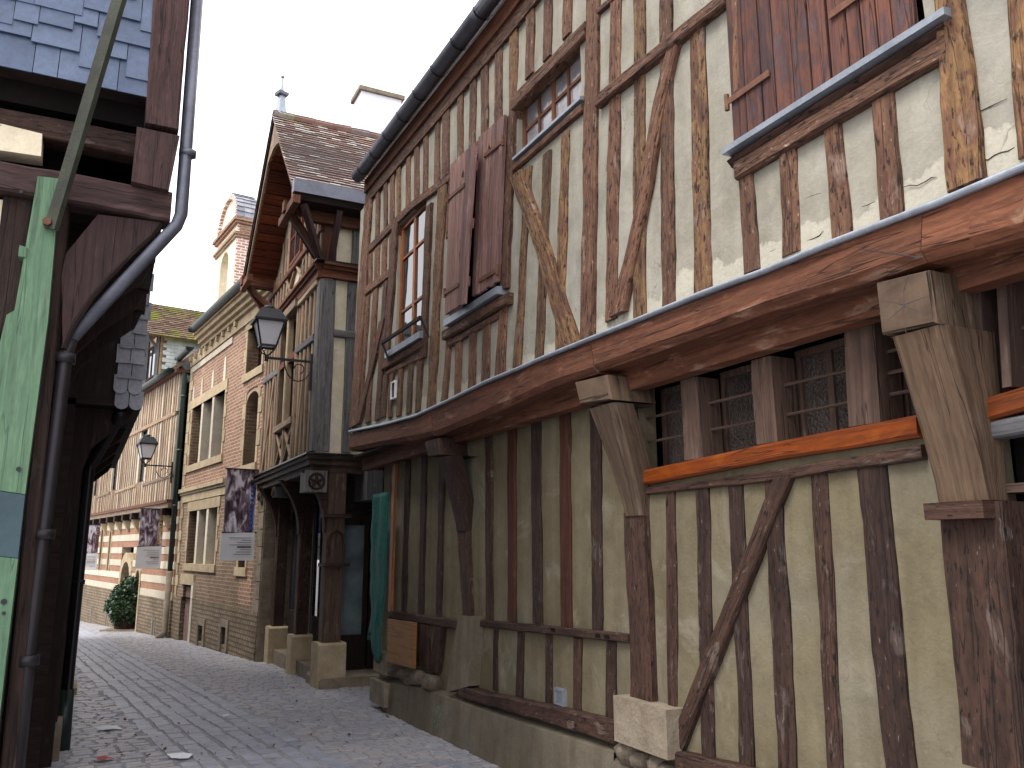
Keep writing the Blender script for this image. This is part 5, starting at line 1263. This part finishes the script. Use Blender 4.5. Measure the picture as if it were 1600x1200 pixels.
# upper floor
wins = [(4.95, 5.75, 3.42, 5.0), (8.75, 9.65, 3.4, 4.95), (12.1, 12.95, 3.4, 4.8), (16, 16.8, 3.4, 4.8)]
wall_grid(SU, S0 + .3, S1, SJ + .08, 6.12, wins, 0, .8, .004, 'plaster_wall', M['plaster_tan'], S)
for h in wins: window(SU, h, S, M['wood_dark'], M['glass_dark'], 1, 3, -.06, .06, .02)
sx = S0 + .42
while sx < 20:
    w_ = random.uniform(.05, .065)
    inw = [h for h in wins if h[0] - .05 < sx < h[1] + .05]
    if not inw:
        sweep(SU, [(sx + random.uniform(-.03, .03), 6.05), (sx + random.uniform(-.03, .03), SJ + .1)], [w_, w_], 's', -.05, .025, .05, .6).build('stud', M['wood_pale'], S)
    else:
        h = inw[0]
        for a, b in ((6.05, h[3]), (h[2], SJ + .1)): sweep(SU, [(sx, a), (sx, b)], [w_, w_], 's', -.05, .025, .05, .6).build('stud', M['wood_pale'], S)
    sx += random.uniform(.24, .31)
sweep(SU, [(S0 + .3, 4.98), (S1, 5.05)], [.055, .055], 'z', -.05, .04, .03, .8).build('rail', M['wood_pale'], S)
for a, b in ((S0 + .3, 4.9), (5.8, 8.7), (9.7, 12.05)): sweep(SU, [(a, 3.36), (b, 3.32)], [.045, .045], 'z', -.05, .035, .03, .8).build('rail', M['wood_pale'], S)
m = MB(); m.box(SF, S0 + .2, S1, SJ - .12, SJ, -.1, .22); m.build('jetty_beam', M['wood_pale'], S)
m = MB(); m.box(SF, S0 + .2, S1, SJ + .002, SJ + .08, -.1, .26); m.build('jetty_beam', M['wood_brown'], S)
for k in range(14):
    s = 2.3 + k * 1.18
    m = MB(); m.slab(SF, [(s - .11, SJ - .3), (s + .11, SJ - .3), (s + .11, SJ - .121), (s - .11, SJ - .121)], -.1, .24); cb_ = m.build('corbel', M['wood_dark'], S)
    m = MB(); m.prism([SF.P(s - .10, SJ - .301, .20), SF.P(s + .10, SJ - .301, .20), SF.P(s + .10, SJ - .62, .05), SF.P(s - .10, SJ - .62, .05)], [SF.P(s - .10, SJ - .301, -.05), SF.P(s + .10, SJ - .301, -.05), SF.P(s + .10, SJ - .62, -.05), SF.P(s - .10, SJ - .62, -.05)]); m.build('corbel_stone', M['limestone'], cb_)
gutter_mesh(SF, S0 + .3, 6.14, S1, 6.20, .36, .10).build('gutter', M['gutter_green'], S, True)
m = MB(); m.box(SF, S0 + .1, S1, 6.02, 6.10, -.1, .30); m.build('eave_board', M['wood_brown'], S)
pe = [(6.14, .36), (9.6, -3.2)]
m = MB(); m.prism([SF.P(S0 + .1, 6.16, .36), SF.P(S1, 6.16, .36), SF.P(S1, 9.5, -3.3), SF.P(S0 + .1, 9.5, -3.3)], [SF.P(S0 + .1, 6.08, .3), SF.P(S1, 6.08, .3), SF.P(S1, 9.4, -3.3), SF.P(S0 + .1, 9.4, -3.3)]); m.build('roof', M['tile_moss'], S)
# dormer with slated cheek and mossy tile roof
D0, D1 = 4.75, 6.25
m = MB(); m.slab(SF, [(D0, 6.2), (D1, 6.2), (D1, 7.75), (D0, 7.75)], -.12, 0.06); dm = m.build('dormer', M['wood_pale'], S)
window(SF, (D0 + .22, D1 - .22, 6.5, 7.5), S, M['wood_dark'], M['glass'], 2, 1, .12, .05, .02)
for s in (D0 + .06, D1 - .06):
    m = MB(); m.bar(SF.P(s, 6.2, .1), SF.P(s, 7.75, .1), .12, .1); m.build('post', M['wood_grey'], dm)
    m = MB(); m.bar(SF.P(s, 7.3, .12), SF.P(s, 7.72, .5), .08, .08); m.build('strut', M['wood_grey'], dm)
m = MB(); m.slab(SF, [(D0, 6.2), (D0 + .02, 6.2), (D0 + .02, 7.75), (D0, 7.75)], -1.9, .0); m.build('dormer_cheek', M['slate_white'], dm)
for i in range(14):
    z = 6.25 + i * .108
    for j in range(9):
        o = -.02 - j * .21 - (i % 2) * .1
        m = MB(); m.prism([SF.P(D0 - .022, z, o), SF.P(D0 - .022, z, o - .205), SF.P(D0 - .004, z + .13, o - .205), SF.P(D0 - .004, z + .13, o)], [SF.P(D0 - .012, z, o), SF.P(D0 - .012, z, o - .205), SF.P(D0, z + .13, o - .205), SF.P(D0, z + .13, o)]); m.build('slate', M['slate_white'], dm)
for sa, sb in ((5.5, D0 - .3), (5.5, D1 + .3)):
    za, zb2 = 8.75, 7.62; A, Bq = SF.P(sa, za, .5), SF.P(sb, zb2, .5); bk = Vector((-SF.n[0], -SF.n[1], 0)); dn = (Bq - A); L = dn.length; dn.normalize(); nr = dn.cross(bk); nr = -nr if nr.z < 0 else nr
    m = MB(); m.prism([A, Bq, Bq + bk * 3.2, A + bk * 3.2], [p - nr * .06 for p in (A, Bq, Bq + bk * 3.2, A + bk * 3.2)]); rr_ = m.build('dormer_roof', M['wood_pale'], dm)
    m = MB(); i = 0
    while i * .1 < L:
        x = -.02 - (i % 2) * .085
        while x < 3.2:
            r0 = random.random(); a = A + dn * (i * .1 - .05) + bk * x + nr * .004; b = A + dn * (i * .1 + .1) + bk * x + nr * (.034 + random.uniform(0, .01)); cc = bk * .164
            m.poly([a, b, b + cc, a + cc], None, r0); m.poly([b, b - nr * .012, b + cc - nr * .012, b + cc], None, r0); x += .17
        i += 1
    m.build('roof_tile', M['tile_moss'], dm, kind='stuff')

# ================================================================== LEFT SIDE: slate hung house and its neighbours
L1 = thing('slate_hung_house', 'dark timber house end with blue grey slates and mint green board', 'house', GF.P(1.5, gz(4), 0))
m = MB(); m.box(GF, .16, 6, -.3, 3.4, -2.2, -.06); m.box(GF, -.22, 6, 3.95, 8.2, -2.3, -.05); m.box(GF, .16, 6, 3.4, 3.96, -2.2, -.25); m.build('dark_core', M['dark'], L1)
# slates
zt0 = GF.uv(115, 130, .10)[1]; zb_row = GF.uv(115, 129, .10)[1]
sl = random.Random(3)
for i in range(11):
    z = zb_row + i * .155; s = -.215 + sl.uniform(-.0, .0); first = True
    while s < 1.6:
        w_ = sl.choice((.12, .17, .24, .3)) if not (first and i % 2) else sl.uniform(.08, .14); first = False; t = sl.uniform(-.004, .004); d = sl.choice((-.055, -.02, .0, .03, .05)) if i else 0.0
        m = MB(); A = [(s + .002, z + d), (s + w_ - .002, z + d + t), (s + w_ - .002, z + .24), (s + .002, z + .24)]
        m.prism([GF.P(A[0][0], A[0][1], .118 + t), GF.P(A[1][0], A[1][1], .118), GF.P(A[2][0], A[2][1], .095), GF.P(A[3][0], A[3][1], .095)], [GF.P(A[0][0], A[0][1], .108 + t), GF.P(A[1][0], A[1][1], .108), GF.P(A[2][0], A[2][1], .087), GF.P(A[3][0], A[3][1], .087)], [(a, b) for a, b in A])
        so_ = m.build('slate', M['slate'], L1)
        s += w_
m = MB(); m.box(GF, -.215, 6, zb_row + .02, 8.1, -.05, .085); m.build('slate_backing', M['wood_dark'], L1)
# upper corner post and beam ends
q = [GF.uv(x, y, .12) for x, y in [(244, -60), (302, -60), (279, 203), (224, 196)]]; q = [(a, b) for a, b in q]
def gslab(name, px, o0, o1, mat, parent=None):
    m = MB(); m.slab(GF, [GF.uv(x, y, o1) for x, y in px], o0, o1); return m.build(name, mat, parent or L1)
def gtimber(name, line, half_px, mode, o0, o1, mat, jit=.05):
    pts = [GF.uv(x, y, o1) for x, y in line]
    hf = []
    for (x, y), h in zip(line, half_px):
        hf.append(abs(GF.uv(x + h, y, o1)[0] - GF.uv(x - h, y, o1)[0]) / 2 if mode == 's' else abs(GF.uv(x, y - h, o1)[1] - GF.uv(x, y + h, o1)[1]) / 2)
    return sweep(GF, pts, hf, mode, o0, o1, jit, .1).build(name, mat, L1)
gtimber('corner_post', [(274, -70), (253, 196)], [29, 27], 's', -.25, .13, M['wood_left'], .03)
gslab('beam_end', [(214, 198), (281, 212), (264, 297), (205, 283)], -.3, .12, M['wood_left'])
gtimber('beam', [(-60, 262), (100, 290), (268, 322)], [22, 23, 23], 'z', -.10, .07, M['wood_left'], .06)
gtimber('beam', [(-60, 172), (80, 200), (214, 226)], [16, 17, 18], 'z', -.12, .02, M['wood_low'], .05)
gslab('plaster_panel', [(-60, 178), (66, 209), (64, 244), (-60, 226)], -.10, .035, M['plaster_cream'])
part_box('plaster_panel', M['plaster_cream'], L1, GF, .452, 2.6, .6, 3.36, -.12, -.02)
part_box('wall_board', M['wood_dark'], L1, GF, .18, .45, -.2, 3.38, -.12, -.01)
part_box('plinth', M['limestone_grey'], L1, GF, .452, 6, -.3, .598, -.12, .03)
for s in (.95, 1.5, 2.1, 2.66): sweep(GF, [(s, 3.36), (s, .6)], [.07, .07], 's', -.06, .0, .05).build('stud', M['wood_left'], L1)
part_box('plaster_panel', M['plaster_cream'], L1, GF, 2.7, 6, .6, 3.36, -.12, -.02)
gtimber('corner_post', [(98, 318), (12, 1215)], [11, 13], 's', -.2, .02, M['wood_dark'], .04)
# jetty bracket: flat curved plank brace
br_px = [(153, 335), (251, 347), (236, 366), (205, 392), (170, 428), (140, 463), (115, 500), (98, 540), (96, 430), (103, 396)]
gslab('bracket', br_px, -.04, .035, M['wood_left'])
mo = [(251, 349), (236, 369), (205, 396), (170, 433), (141, 468), (117, 505), (100, 545)]
m = MB(); m.tube([GF.P(*GF.uv(x, y, .02), .02) for x, y in mo], .018, 6); m.build('bracket_moulding', M['wood_dark'], L1)
# more brackets, joists and soffit under the jetty going away
for o in (-.6, -1.2, -1.8):
    Lp = GF.P(0, 0, o)
    m = MB(); A = [(.15, 2.6), (.15, 3.3), (-.32, 3.3), (-.28, 3.18), (-.08, 3.0), (.08, 2.8)]
    m.slab(GF, A, o - .08, o); m.build('bracket', M['wood_dark'], L1)
    m = MB(); m.box(GF, -.34, .3, 3.30, 3.5, o - .1, o + .02); m.build('joist', M['wood_dark'], L1)
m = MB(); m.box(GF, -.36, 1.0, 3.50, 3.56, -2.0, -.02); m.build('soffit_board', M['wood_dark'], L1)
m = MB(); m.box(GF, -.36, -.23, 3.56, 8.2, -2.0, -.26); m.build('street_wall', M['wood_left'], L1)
m = MB(); m.slab(GF, [(-.75, 7.9), (2.7, 10.6), (6.2, 8.0), (6.2, 8.15), (2.7, 10.75), (-.75, 8.05)], -2.6, .35); m.build('roof', M['slate'], L1)
m = MB(); m.slab(GF, [(-.3, 8.2), (6, 8.2), (2.7, 10.6)], -2.2, -.05); m.build('gable_wall', M['slate'], L1)
# mint green board with blue grey patch, fittings
gslab('green_board', [(59, 275), (94, 279), (75, 500), (39, 772), (-10, 765), (20, 500)], .03, .10, M['green'])
gslab('green_board', [(39, 773), (28, 872), (-60, 862), (-50, 764), (-10, 766)], .03, .098, M['green_blue'])
gslab('green_board', [(28, 873), (-12, 1215), (-110, 1215), (-60, 863)], .03, .10, M['green'])
gslab('green_board', [(10, 492), (24, 484), (18, 540), (-8, 764), (-48, 763), (-20, 620)], .02, .085, M['green'])
for x, y, r in ((29, 733, .012), (6, 940, .014), (6, 958, .009), (33, 300, .01)):
    s, z = GF.uv(x, y, .10); m = MB(); m.tube([GF.P(s, z, .095), GF.P(s, z, .106)], r, 8); m.build('bolt', M['iron'], L1)
gslab('hinge_block', [(30, 383), (42, 386), (40, 402), (28, 400)], .02, .11, M['green'])
# iron strut from the board up under the jetty
a = GF.uv(80, 358, .14); b = GF.uv(192, -20, .42)
m = MB(); m.bar(GF.P(*a, .14), GF.P(b[0], b[1], .42), .075, .03, (0.3, 1, 0)); st_ = m.build('iron_strut', M['iron_green'], L1)
s, z = GF.uv(74, 350, .12); m = MB(); m.tube([GF.P(s, z, .10), GF.P(s, z, .17)], .022, 7); m.build('bolt', M['rust'], st_)
# zinc rain pipe: down the upper corner, slantwise under the jetty, down the wall
def gp(x, y, o): return GF.P(*GF.uv(x, y, o), o)
pts_ = [gp(312, -60, .05), gp(283, 335, .05), gp(276, 352, .04), gp(110, 530, -.02), gp(102, 556, -.02), gp(72, 800, -.02), gp(43, 1030, -.02), gp(24, 1215, -.02)]
def flatpipe(name, pts, w, mat, parent):
    m = MB()
    for a, b in zip(pts, pts[1:]): m.bar(a, b, w, w * .8, (0.4, -.9, .1))
    return m.build(name, mat, parent)
p1 = MB(); p1.tube(pts_[:4], .036, 8); pz = p1.build('rain_pipe', M['zinc'], L1, True)
p2 = MB(); p2.tube(pts_[3:], .038, 8); pd = p2.build('rain_pipe', M['zinc_dark'], L1, True)  # lower run of the same pipe, its shade put into darker zinc
for x, y in ((293, 240), ):
    m = MB(); c = gp(x, y, .05); m.tube([c - Vector((0, 0, .015)), c + Vector((0, 0, .015))], .052, 8); m.build('collar', M['zinc'], pz, True)
for x, y in ((43, 1032), (101, 560), (68, 835)):
    m = MB(); c = gp(x, y, -.02); m.tube([c - Vector((0, 0, .025)), c + Vector((0, 0, .025))], .056, 8); m.build('collar', M['zinc_dark'], pd, True)

# second left house: fish scale slates on its jetty end
L2 = thing('fish_scale_house', 'dark jettied house with a narrow end strip of pale fish scale slates', 'house', LF.P(-2.5, gz(9), -.5))
sN = .95      # near end along LF (towards camera), far end sF
sFar = -5.2; zj = 2.72
m = MB(); m.box(LF, sFar, sN - .05, -.4, zj, -6, -.05); m.box(LF, sFar, sN - .08, zj + .05, 7.6, -6, .40); m.build('dark_core', M['wood_dark'], L2)  # eave raised to shade the lower wall across the street
m = MB(); m.box(LF, sFar, sN, zj, zj + .045, -.05, .46); m.build('soffit', M['wood_dark'], L2)
E2 = Fac(tuple(LF.P(sN, 0, 0))[:2], (-LF.n[0], -LF.n[1]))   # end face towards camera; s negative towards the street
print('E2 n', E2.n)
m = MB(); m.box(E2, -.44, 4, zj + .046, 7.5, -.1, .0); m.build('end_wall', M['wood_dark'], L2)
for i in range(26):
    z = zj - .03 + i * .135
    for j in range(2):
        s = -.47 + j * .115 + .02 * (i % 2); rnd = i < 2
        if j and i > 4: continue
        m = MB(); pr = [(s + .003, z + .17), (s + .112, z + .17), (s + .112, z + .05)]
        if rnd: pr += [(s + .0575 + .0545 * math.cos(-a), z + .05 - .05 * math.sin(a)) for a in (.5, 1.05, 1.57, 2.1, 2.64)] + [(s + .003, z + .05)]
        else: pr += [(s + .112, z + .004 + random.uniform(-.004, .004)), (s + .003, z + random.uniform(-.004, .004))]
        m.prism([E2.P(a, b, .03 - (b - z) * .12) for a, b in pr], [E2.P(a, b, .018 - (b - z) * .12) for a, b in pr], pr); m.build('slate', M['slate_pale'], L2)
for s in (.7, -.6, -1.9, -3.2, -4.5):
    m = MB(); A = [(0, zj - .6), (.03, zj - .6), (.10, zj - .34), (.36, zj - .10), (.40, zj - .002), (0, zj - .002)]
    EE = Fac(tuple(LF.P(s, 0, 0))[:2], (LF.n[0], LF.n[1]))
    m.slab(EE, A, -.07, .07); m.build('bracket', M['wood_dark'], L2)
    m = MB(); m.box(LF, s - .10, s + .10, -.3, zj - .01, -.05, .04); m.build('post', M['wood_dark'], L2)
m = MB(); m.prism([LF.P(sFar, 7.5, .6), LF.P(sN + .1, 7.5, .6), LF.P(sN + .1, 10.2, -2.8), LF.P(sFar, 10.2, -2.8)], [LF.P(sFar, 7.4, .58), LF.P(sN + .1, 7.4, .58), LF.P(sN + .1, 10.1, -2.8), LF.P(sFar, 10.1, -2.8)]); m.build('roof', M['slate'], L2)
pa = LF.P(.12, 0, .10)
pp = MB(); pp.tube([LF.P(sN - .08, zj - .02, .30), LF.P(sN - .12, zj - .06, .30), LF.P(.12, 2.25, .10), LF.P(.12, 2.12, .10), LF.P(.12, .22, .10)], .05, 8); rp_ = pp.build('rain_pipe', M['zinc_dark'], L2, True)
m = MB(); m.tube([LF.P(.12, .30, .10), LF.P(.12, -.22, .10)], [.062, .075], 8); m.build('cast_shoe', M['gutter_green'], rp_, True)
m = MB(); m.tube([LF.P(.12, 1.20, .10), LF.P(.12, 1.24, .10)], .063, 8); m.build('collar', M['zinc_dark'], rp_, True)
m = MB(); m.box(LF, .25, .62, -.35, .10, -.2, .09); m.build('stone_base', M['limestone_grey'], L2)
m = MB(); m.box(LF, .30, .54, .101, zj, -.1, .05); m.build('post', M['wood_dark'], L2)
m = MB(); m.tube([LF.P(.22, .2, .11), LF.P(.22, 2.3, .11)], .012, 6); m.build('cable', M['iron'], L2)
m = MB(); m.box(LF, -4.4, -3.7, gz(11.4) - .05, gz(11.4) + .10, -.1, .22); m.build('door_step', M['limestone'], L2)
# third left house far down the street
LF3 = Fac((-6.6, 12.5), (.74, -1))
L3 = thing('far_timber_house', 'dark house front far down the left side with a black rain pipe', 'house', LF3.P(-5, gz(16), -.5))
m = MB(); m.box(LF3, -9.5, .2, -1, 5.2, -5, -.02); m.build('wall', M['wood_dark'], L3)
m = MB(); m.tube([LF3.P(-9.3, 5, .08), LF3.P(-9.3, gz(21), .08)], .06, 8); m.build('rain_pipe', M['iron'], L3, True)

# ================================================================== LANTERNS
def lantern(p_wall, out, side, length, label, k=1.0):
    base = p_wall - Vector((0, 0, .45))
    t = thing('wall_lantern', label, 'lantern', base, 'wall lanterns on scrolled iron arms')
    end = p_wall + out * length
    m = MB(); m.bar(p_wall + out * .02 - Vector((0, 0, .42)), p_wall + out * .02 + Vector((0, 0, .12)), .03, .03); m.build('wall_bar', M['iron'], t)
    m = MB(); m.bar(p_wall, end, .032, .032); m.build('arm', M['iron'], t)
    m = MB(); c = p_wall + out * (length * .36) - Vector((0, 0, .02)); pts = []
    for i in range(15):
        a = math.pi * (1.0 + i / 14); pts.append(p_wall + out * (length * .32 + length * .30 * math.cos(a)) + Vector((0, 0, .30 * math.sin(a))))
    m.tube(pts, .010, 5); m.build('scroll', M['iron'], t)
    m = MB(); pts = [p_wall + out * (length * .30 + .07 * math.cos(a)) + Vector((0, 0, -.12 + .07 * math.sin(a))) for a in [i * .45 for i in range(11)]]; m.tube(pts, .008, 5); m.build('scroll', M['iron'], t)
    z0 = end + Vector((0, 0, .03)); s2 = Vector((-out.y, out.x, 0)); U = Vector((0, 0, 1))
    def ring(h, r): return [z0 + U * h + (out * a + s2 * b) * r for a, b in ((-1, -1), (1, -1), (1, 1), (-1, 1))]
    hb, ht, rb, rt = .13, .47, .105, .19
    b_, t_ = ring(hb, rb), ring(ht, rt)
    m = MB(); m.tube([end - U * .05, end + U * .04], .03, 8); m.build('socket', M['iron'], t)
    for i in range(4):
        m = MB(); q0 = b_[i]; m.tube([end + U * .02, (end + U * .05) * .5 + q0 * .5 + (q0 - z0 - U * hb) * .35, q0], .009, 5); m.build('cage_arm', M['iron'], t)
        m = MB(); m.bar(b_[i], t_[i], .018, .018); m.build('frame_bar', M['iron'], t)
        j = (i + 1) % 4; m = MB(); m.bar(b_[i], b_[j], .02, .03); m.build('frame_bar', M['iron'], t)
        cen = z0 + U * .3; sh = lambda p, f: p + (z0 + U * (p - z0).z - p) * f
        P4 = [sh(b_[i], .06), sh(b_[j], .06), sh(t_[j], .05), sh(t_[i], .05)]; P5 = [sh(p, .04) for p in P4]
        m = MB(); m.prism(P4, P5); m.build('pane', M['lantern_glass'], t)
    m = MB(); A, Bq, Cc = ring(ht, rt + .03), ring(ht + .03, rt + .035), ring(ht + .20, .125)
    for lo, hi in ((A, Bq), (Bq, Cc)):
        for i in range(4): j = (i + 1) % 4; m.poly([lo[i], lo[j], hi[j], hi[i]])
    m.poly(list(reversed(A))); m.poly(Cc); hd = m.build('hood', M['iron'], t)
    m = MB(); m.prism(ring(ht - .012, rt - .03), ring(ht - .004, rt - .03)); m.build('added_reflector', M['paper'], hd)  # white plate added under the hood to brighten the panes
    m = MB(); m.tube([z0 + U * (ht + .195), z0 + U * (ht + .225), z0 + U * (ht + .23), z0 + U * (ht + .26)], [.06, .06, .085, .06], 10); m.build('chimney_cap', M['iron'], hd)
    return t
cz = CR.uv(488, 566, .05)[1]
outC = Vector((CF.n[0], CF.n[1], 0)); outS = Vector((SF.n[0], SF.n[1], 0))
lantern(CF.P(.12, CF.uv(488, 566, .05)[1], .04), outC, None, .66, 'street lantern on an iron arm from the grey corner post of the gabled house')
sl_, zl_ = SF.uv(271, 729, .18)
lantern(SF.P(sl_, zl_, .19), outS, None, .66, 'smaller looking far street lantern on the striped hall, before its timber studs')

# ================================================================== BANNERS
def banner(fac, s, z0, z1, zm, w, o, seed, label, stripe):
    t = thing('hanging_banner', label, 'banner', fac.P(s, z0, o), 'exhibition banners hung out from the facades')
    out = Vector((fac.n[0], fac.n[1], 0)); dd = Vector((fac.d[0], fac.d[1], 0)); p = fac.P(s, 0, 0)
    def Q(u, z, k=0): return p + out * (o + u * w) + dd * (k + .02 * math.sin(z * 3)) + Vector((0, 0, z))
    m = MB(); n = 8
    for i in range(n):
        a, b = zm + (z1 - zm) * i / n, zm + (z1 - zm) * (i + 1) / n; m.prism([Q(0, a, -.004), Q(1, a, -.004), Q(1, b, -.004), Q(0, b, -.004)], [Q(0, a, .004), Q(1, a, .004), Q(1, b, .004), Q(0, b, .004)], [(0, a), (w, a), (w, b), (0, b)])
    m.build('printed_picture', photo_print('banner_print_%d' % seed, seed), t)
    m = MB(); m.prism([Q(-.02, z0, -.006), Q(1.06, z0, -.006), Q(1.06, zm, -.006), Q(-.02, zm, -.006)], [Q(-.02, z0, .006), Q(1.06, z0, .006), Q(1.06, zm, .006), Q(-.02, zm, .006)]); m.build('text_panel', M['paper'], t)
    rr = random.Random(seed)
    for k in range(8):
        z = zm - .10 - k * (zm - z0 - .16) / 8; a = .15 + rr.uniform(0, .3) * (k % 3 != 0); b = rr.uniform(.62, .92)
        m = MB(); hgt = .012 if k != 4 else .022; u0, u1 = .08, .08 + (b - a)
        m.prism([Q(u0, z, -.010), Q(u1, z, -.010), Q(u1, z + hgt, -.010), Q(u0, z + hgt, -.010)], [Q(u0, z, -.0065), Q(u1, z, -.0065), Q(u1, z + hgt, -.0065), Q(u0, z + hgt, -.0065)]); m.build('text_line', M['ink_black' if k == 4 else 'ink'], t)
    for k in range(10):
        z = zm + .06 + k * .085; m = MB(); hh = rr.uniform(.04, .065); u0 = .05; u1 = rr.uniform(.15, .19)
        m.prism([Q(u0, z, -.009), Q(u1, z, -.009), Q(u1, z + hh, -.009), Q(u0, z + hh, -.009)], [Q(u0, z, -.0045), Q(u1, z, -.0045), Q(u1, z + hh, -.0045), Q(u0, z + hh, -.0045)]); m.build('lettering', stripe, t)
    for z in (z1, zm): m = MB(); m.tube([p + Vector((0, 0, z)) , Q(1.05, z)], .014, 6); m.build('banner_rod', M['iron'], t)
bz = lambda x, y: BF.uv(x, y, .3)[1]
def place_banner(fac, xL, xR, yt, ym, yb, guess):
    return None
banner(BF, .42, 1.32, 2.98, 1.82, .56, .05, 1, 'large purple grey picture banner with blue vertical lettering, by the gabled house', M['ink_blue'])
banner(SF, 2.55, 1.05, 2.55, 1.60, .56, .10, 5, 'picture banner with yellow lettering hanging between pipe and shrub on striped wall', M['ink_yellow'])
banner(SF, 11.2, .85, 2.35, 1.40, .56, .10, 9, 'farthest picture banner, half hidden at the left end of the striped wall', M['rust'])

# ================================================================== SHRUB IN TUB
pg = on_ground(198, 983)
SH = thing('potted_shrub', 'round dark green shrub in a tub before the pointed door', 'shrub', pg)
m = MB()
rs = random.Random(4)
for k in range(6500):
    d = Vector((rs.gauss(0, 1), rs.gauss(0, 1), rs.gauss(0, 1))).normalized(); r = rs.uniform(.55, 1.0) ** .5
    lump = 1 + .22 * mnoise.noise(d * 2.2 + Vector((3, 1, 0)))
    c = pg + Vector((d.x * .62 * r * lump, d.y * .62 * r * lump, .78 + d.z * .70 * r * lump)) + Vector((.12, 0, 0)) * max(0, d.z)
    if c.z < pg.z + .12: continue
    a = Vector((rs.gauss(0, 1), rs.gauss(0, 1), rs.gauss(0, 1))).normalized(); b = a.cross(Vector((rs.gauss(0, 1), rs.gauss(0, 1), 1))).normalized(); sz_ = rs.uniform(.035, .065)
    m.poly([c - a * sz_, c + b * sz_ * .5, c + a * sz_, c - b * sz_ * .5], None, rs.random())
m.build('crown', M['leaf'], SH, kind='stuff')
m = MB(); m.tube([pg, pg + Vector((0, 0, .8))], .05, 7); m.build('trunk', M['wood_dark'], SH)
m = MB(); m.tube([pg + Vector((0, 0, .03)), pg + Vector((0, 0, .42))], [.33, .40], 14); m.build('tub', M['wood_low'], SH)
m = MB(); q = pg + Vector((.0, 0, -.05)); m.prism([q + Vector((x, y, .13)) for x, y in ((-.55, -.45), (.65, -.45), (.65, .6), (-.55, .6))], [q + Vector((x, y, -.05)) for x, y in ((-.6, -.5), (.7, -.5), (.7, .6), (-.6, .6))]); tag(m.build('stone_slab', M['limestone_grey'], None), 'low grey stone step beneath the potted shrub', 'step')

# ================================================================== LITTER
def scrap(x, y, r, mat, label, name, seed):
    p = on_ground(x, y) + Vector((0, 0, .022)); m = MB(); n = 9; rs = random.Random(seed)
    ring = [p + Vector((r * 1.6 * math.cos(k * 6.283 / n) * rs.uniform(.5, 1.2), r * math.sin(k * 6.283 / n) * rs.uniform(.5, 1.2), rs.uniform(.0, .03))) for k in range(n)]
    c = p + Vector((0, 0, .035))
    for k in range(n): m.poly([c, ring[k], ring[(k + 1) % n]])
    o = m.build(name, mat, None); sm = o.modifiers.new('thick', 'SOLIDIFY'); sm.thickness = .003; tag(o, label, 'litter', 'litter on the setts')
scrap(285, 1187, .085, M['paper'], 'crumpled white paper on the setts at the bottom of the picture', 'paper_scrap', 1)
scrap(170, 1143, .07, M['paper'], 'flat white paper scrap on setts near the left rain pipe', 'paper_scrap', 2)
scrap(163, 1192, .06, M['red'], 'small red wrapper on setts beside the left wall base', 'wrapper', 3)
scrap(354, 1124, .03, M['paper'], 'tiny pale scrap in the middle of the street band', 'paper_scrap', 4)

m = MB(); rs = random.Random(12)
for k in range(150):
    x, y = rs.uniform(100, 640), rs.uniform(1010, 1198)
    p = on_ground(x, y)
    if not in_street(p.x, p.y): continue
    p = p + Vector((0, 0, .022)); a = rs.uniform(0, 6.28); L = rs.uniform(.012, .04); d = Vector((math.cos(a), math.sin(a), rs.uniform(-.1, .3))) * L; e = Vector((-math.sin(a), math.cos(a), rs.uniform(-.2, .2))) * L * .45
    m.poly([p - d, p + e, p + d + Vector((0, 0, .006)), p - e], None, rs.random())
lf = m.build('leaf_litter', M['wood_brown'], None, kind='stuff'); tag(lf, 'small brown dead leaves and bits scattered over the setts', 'leaf litter')
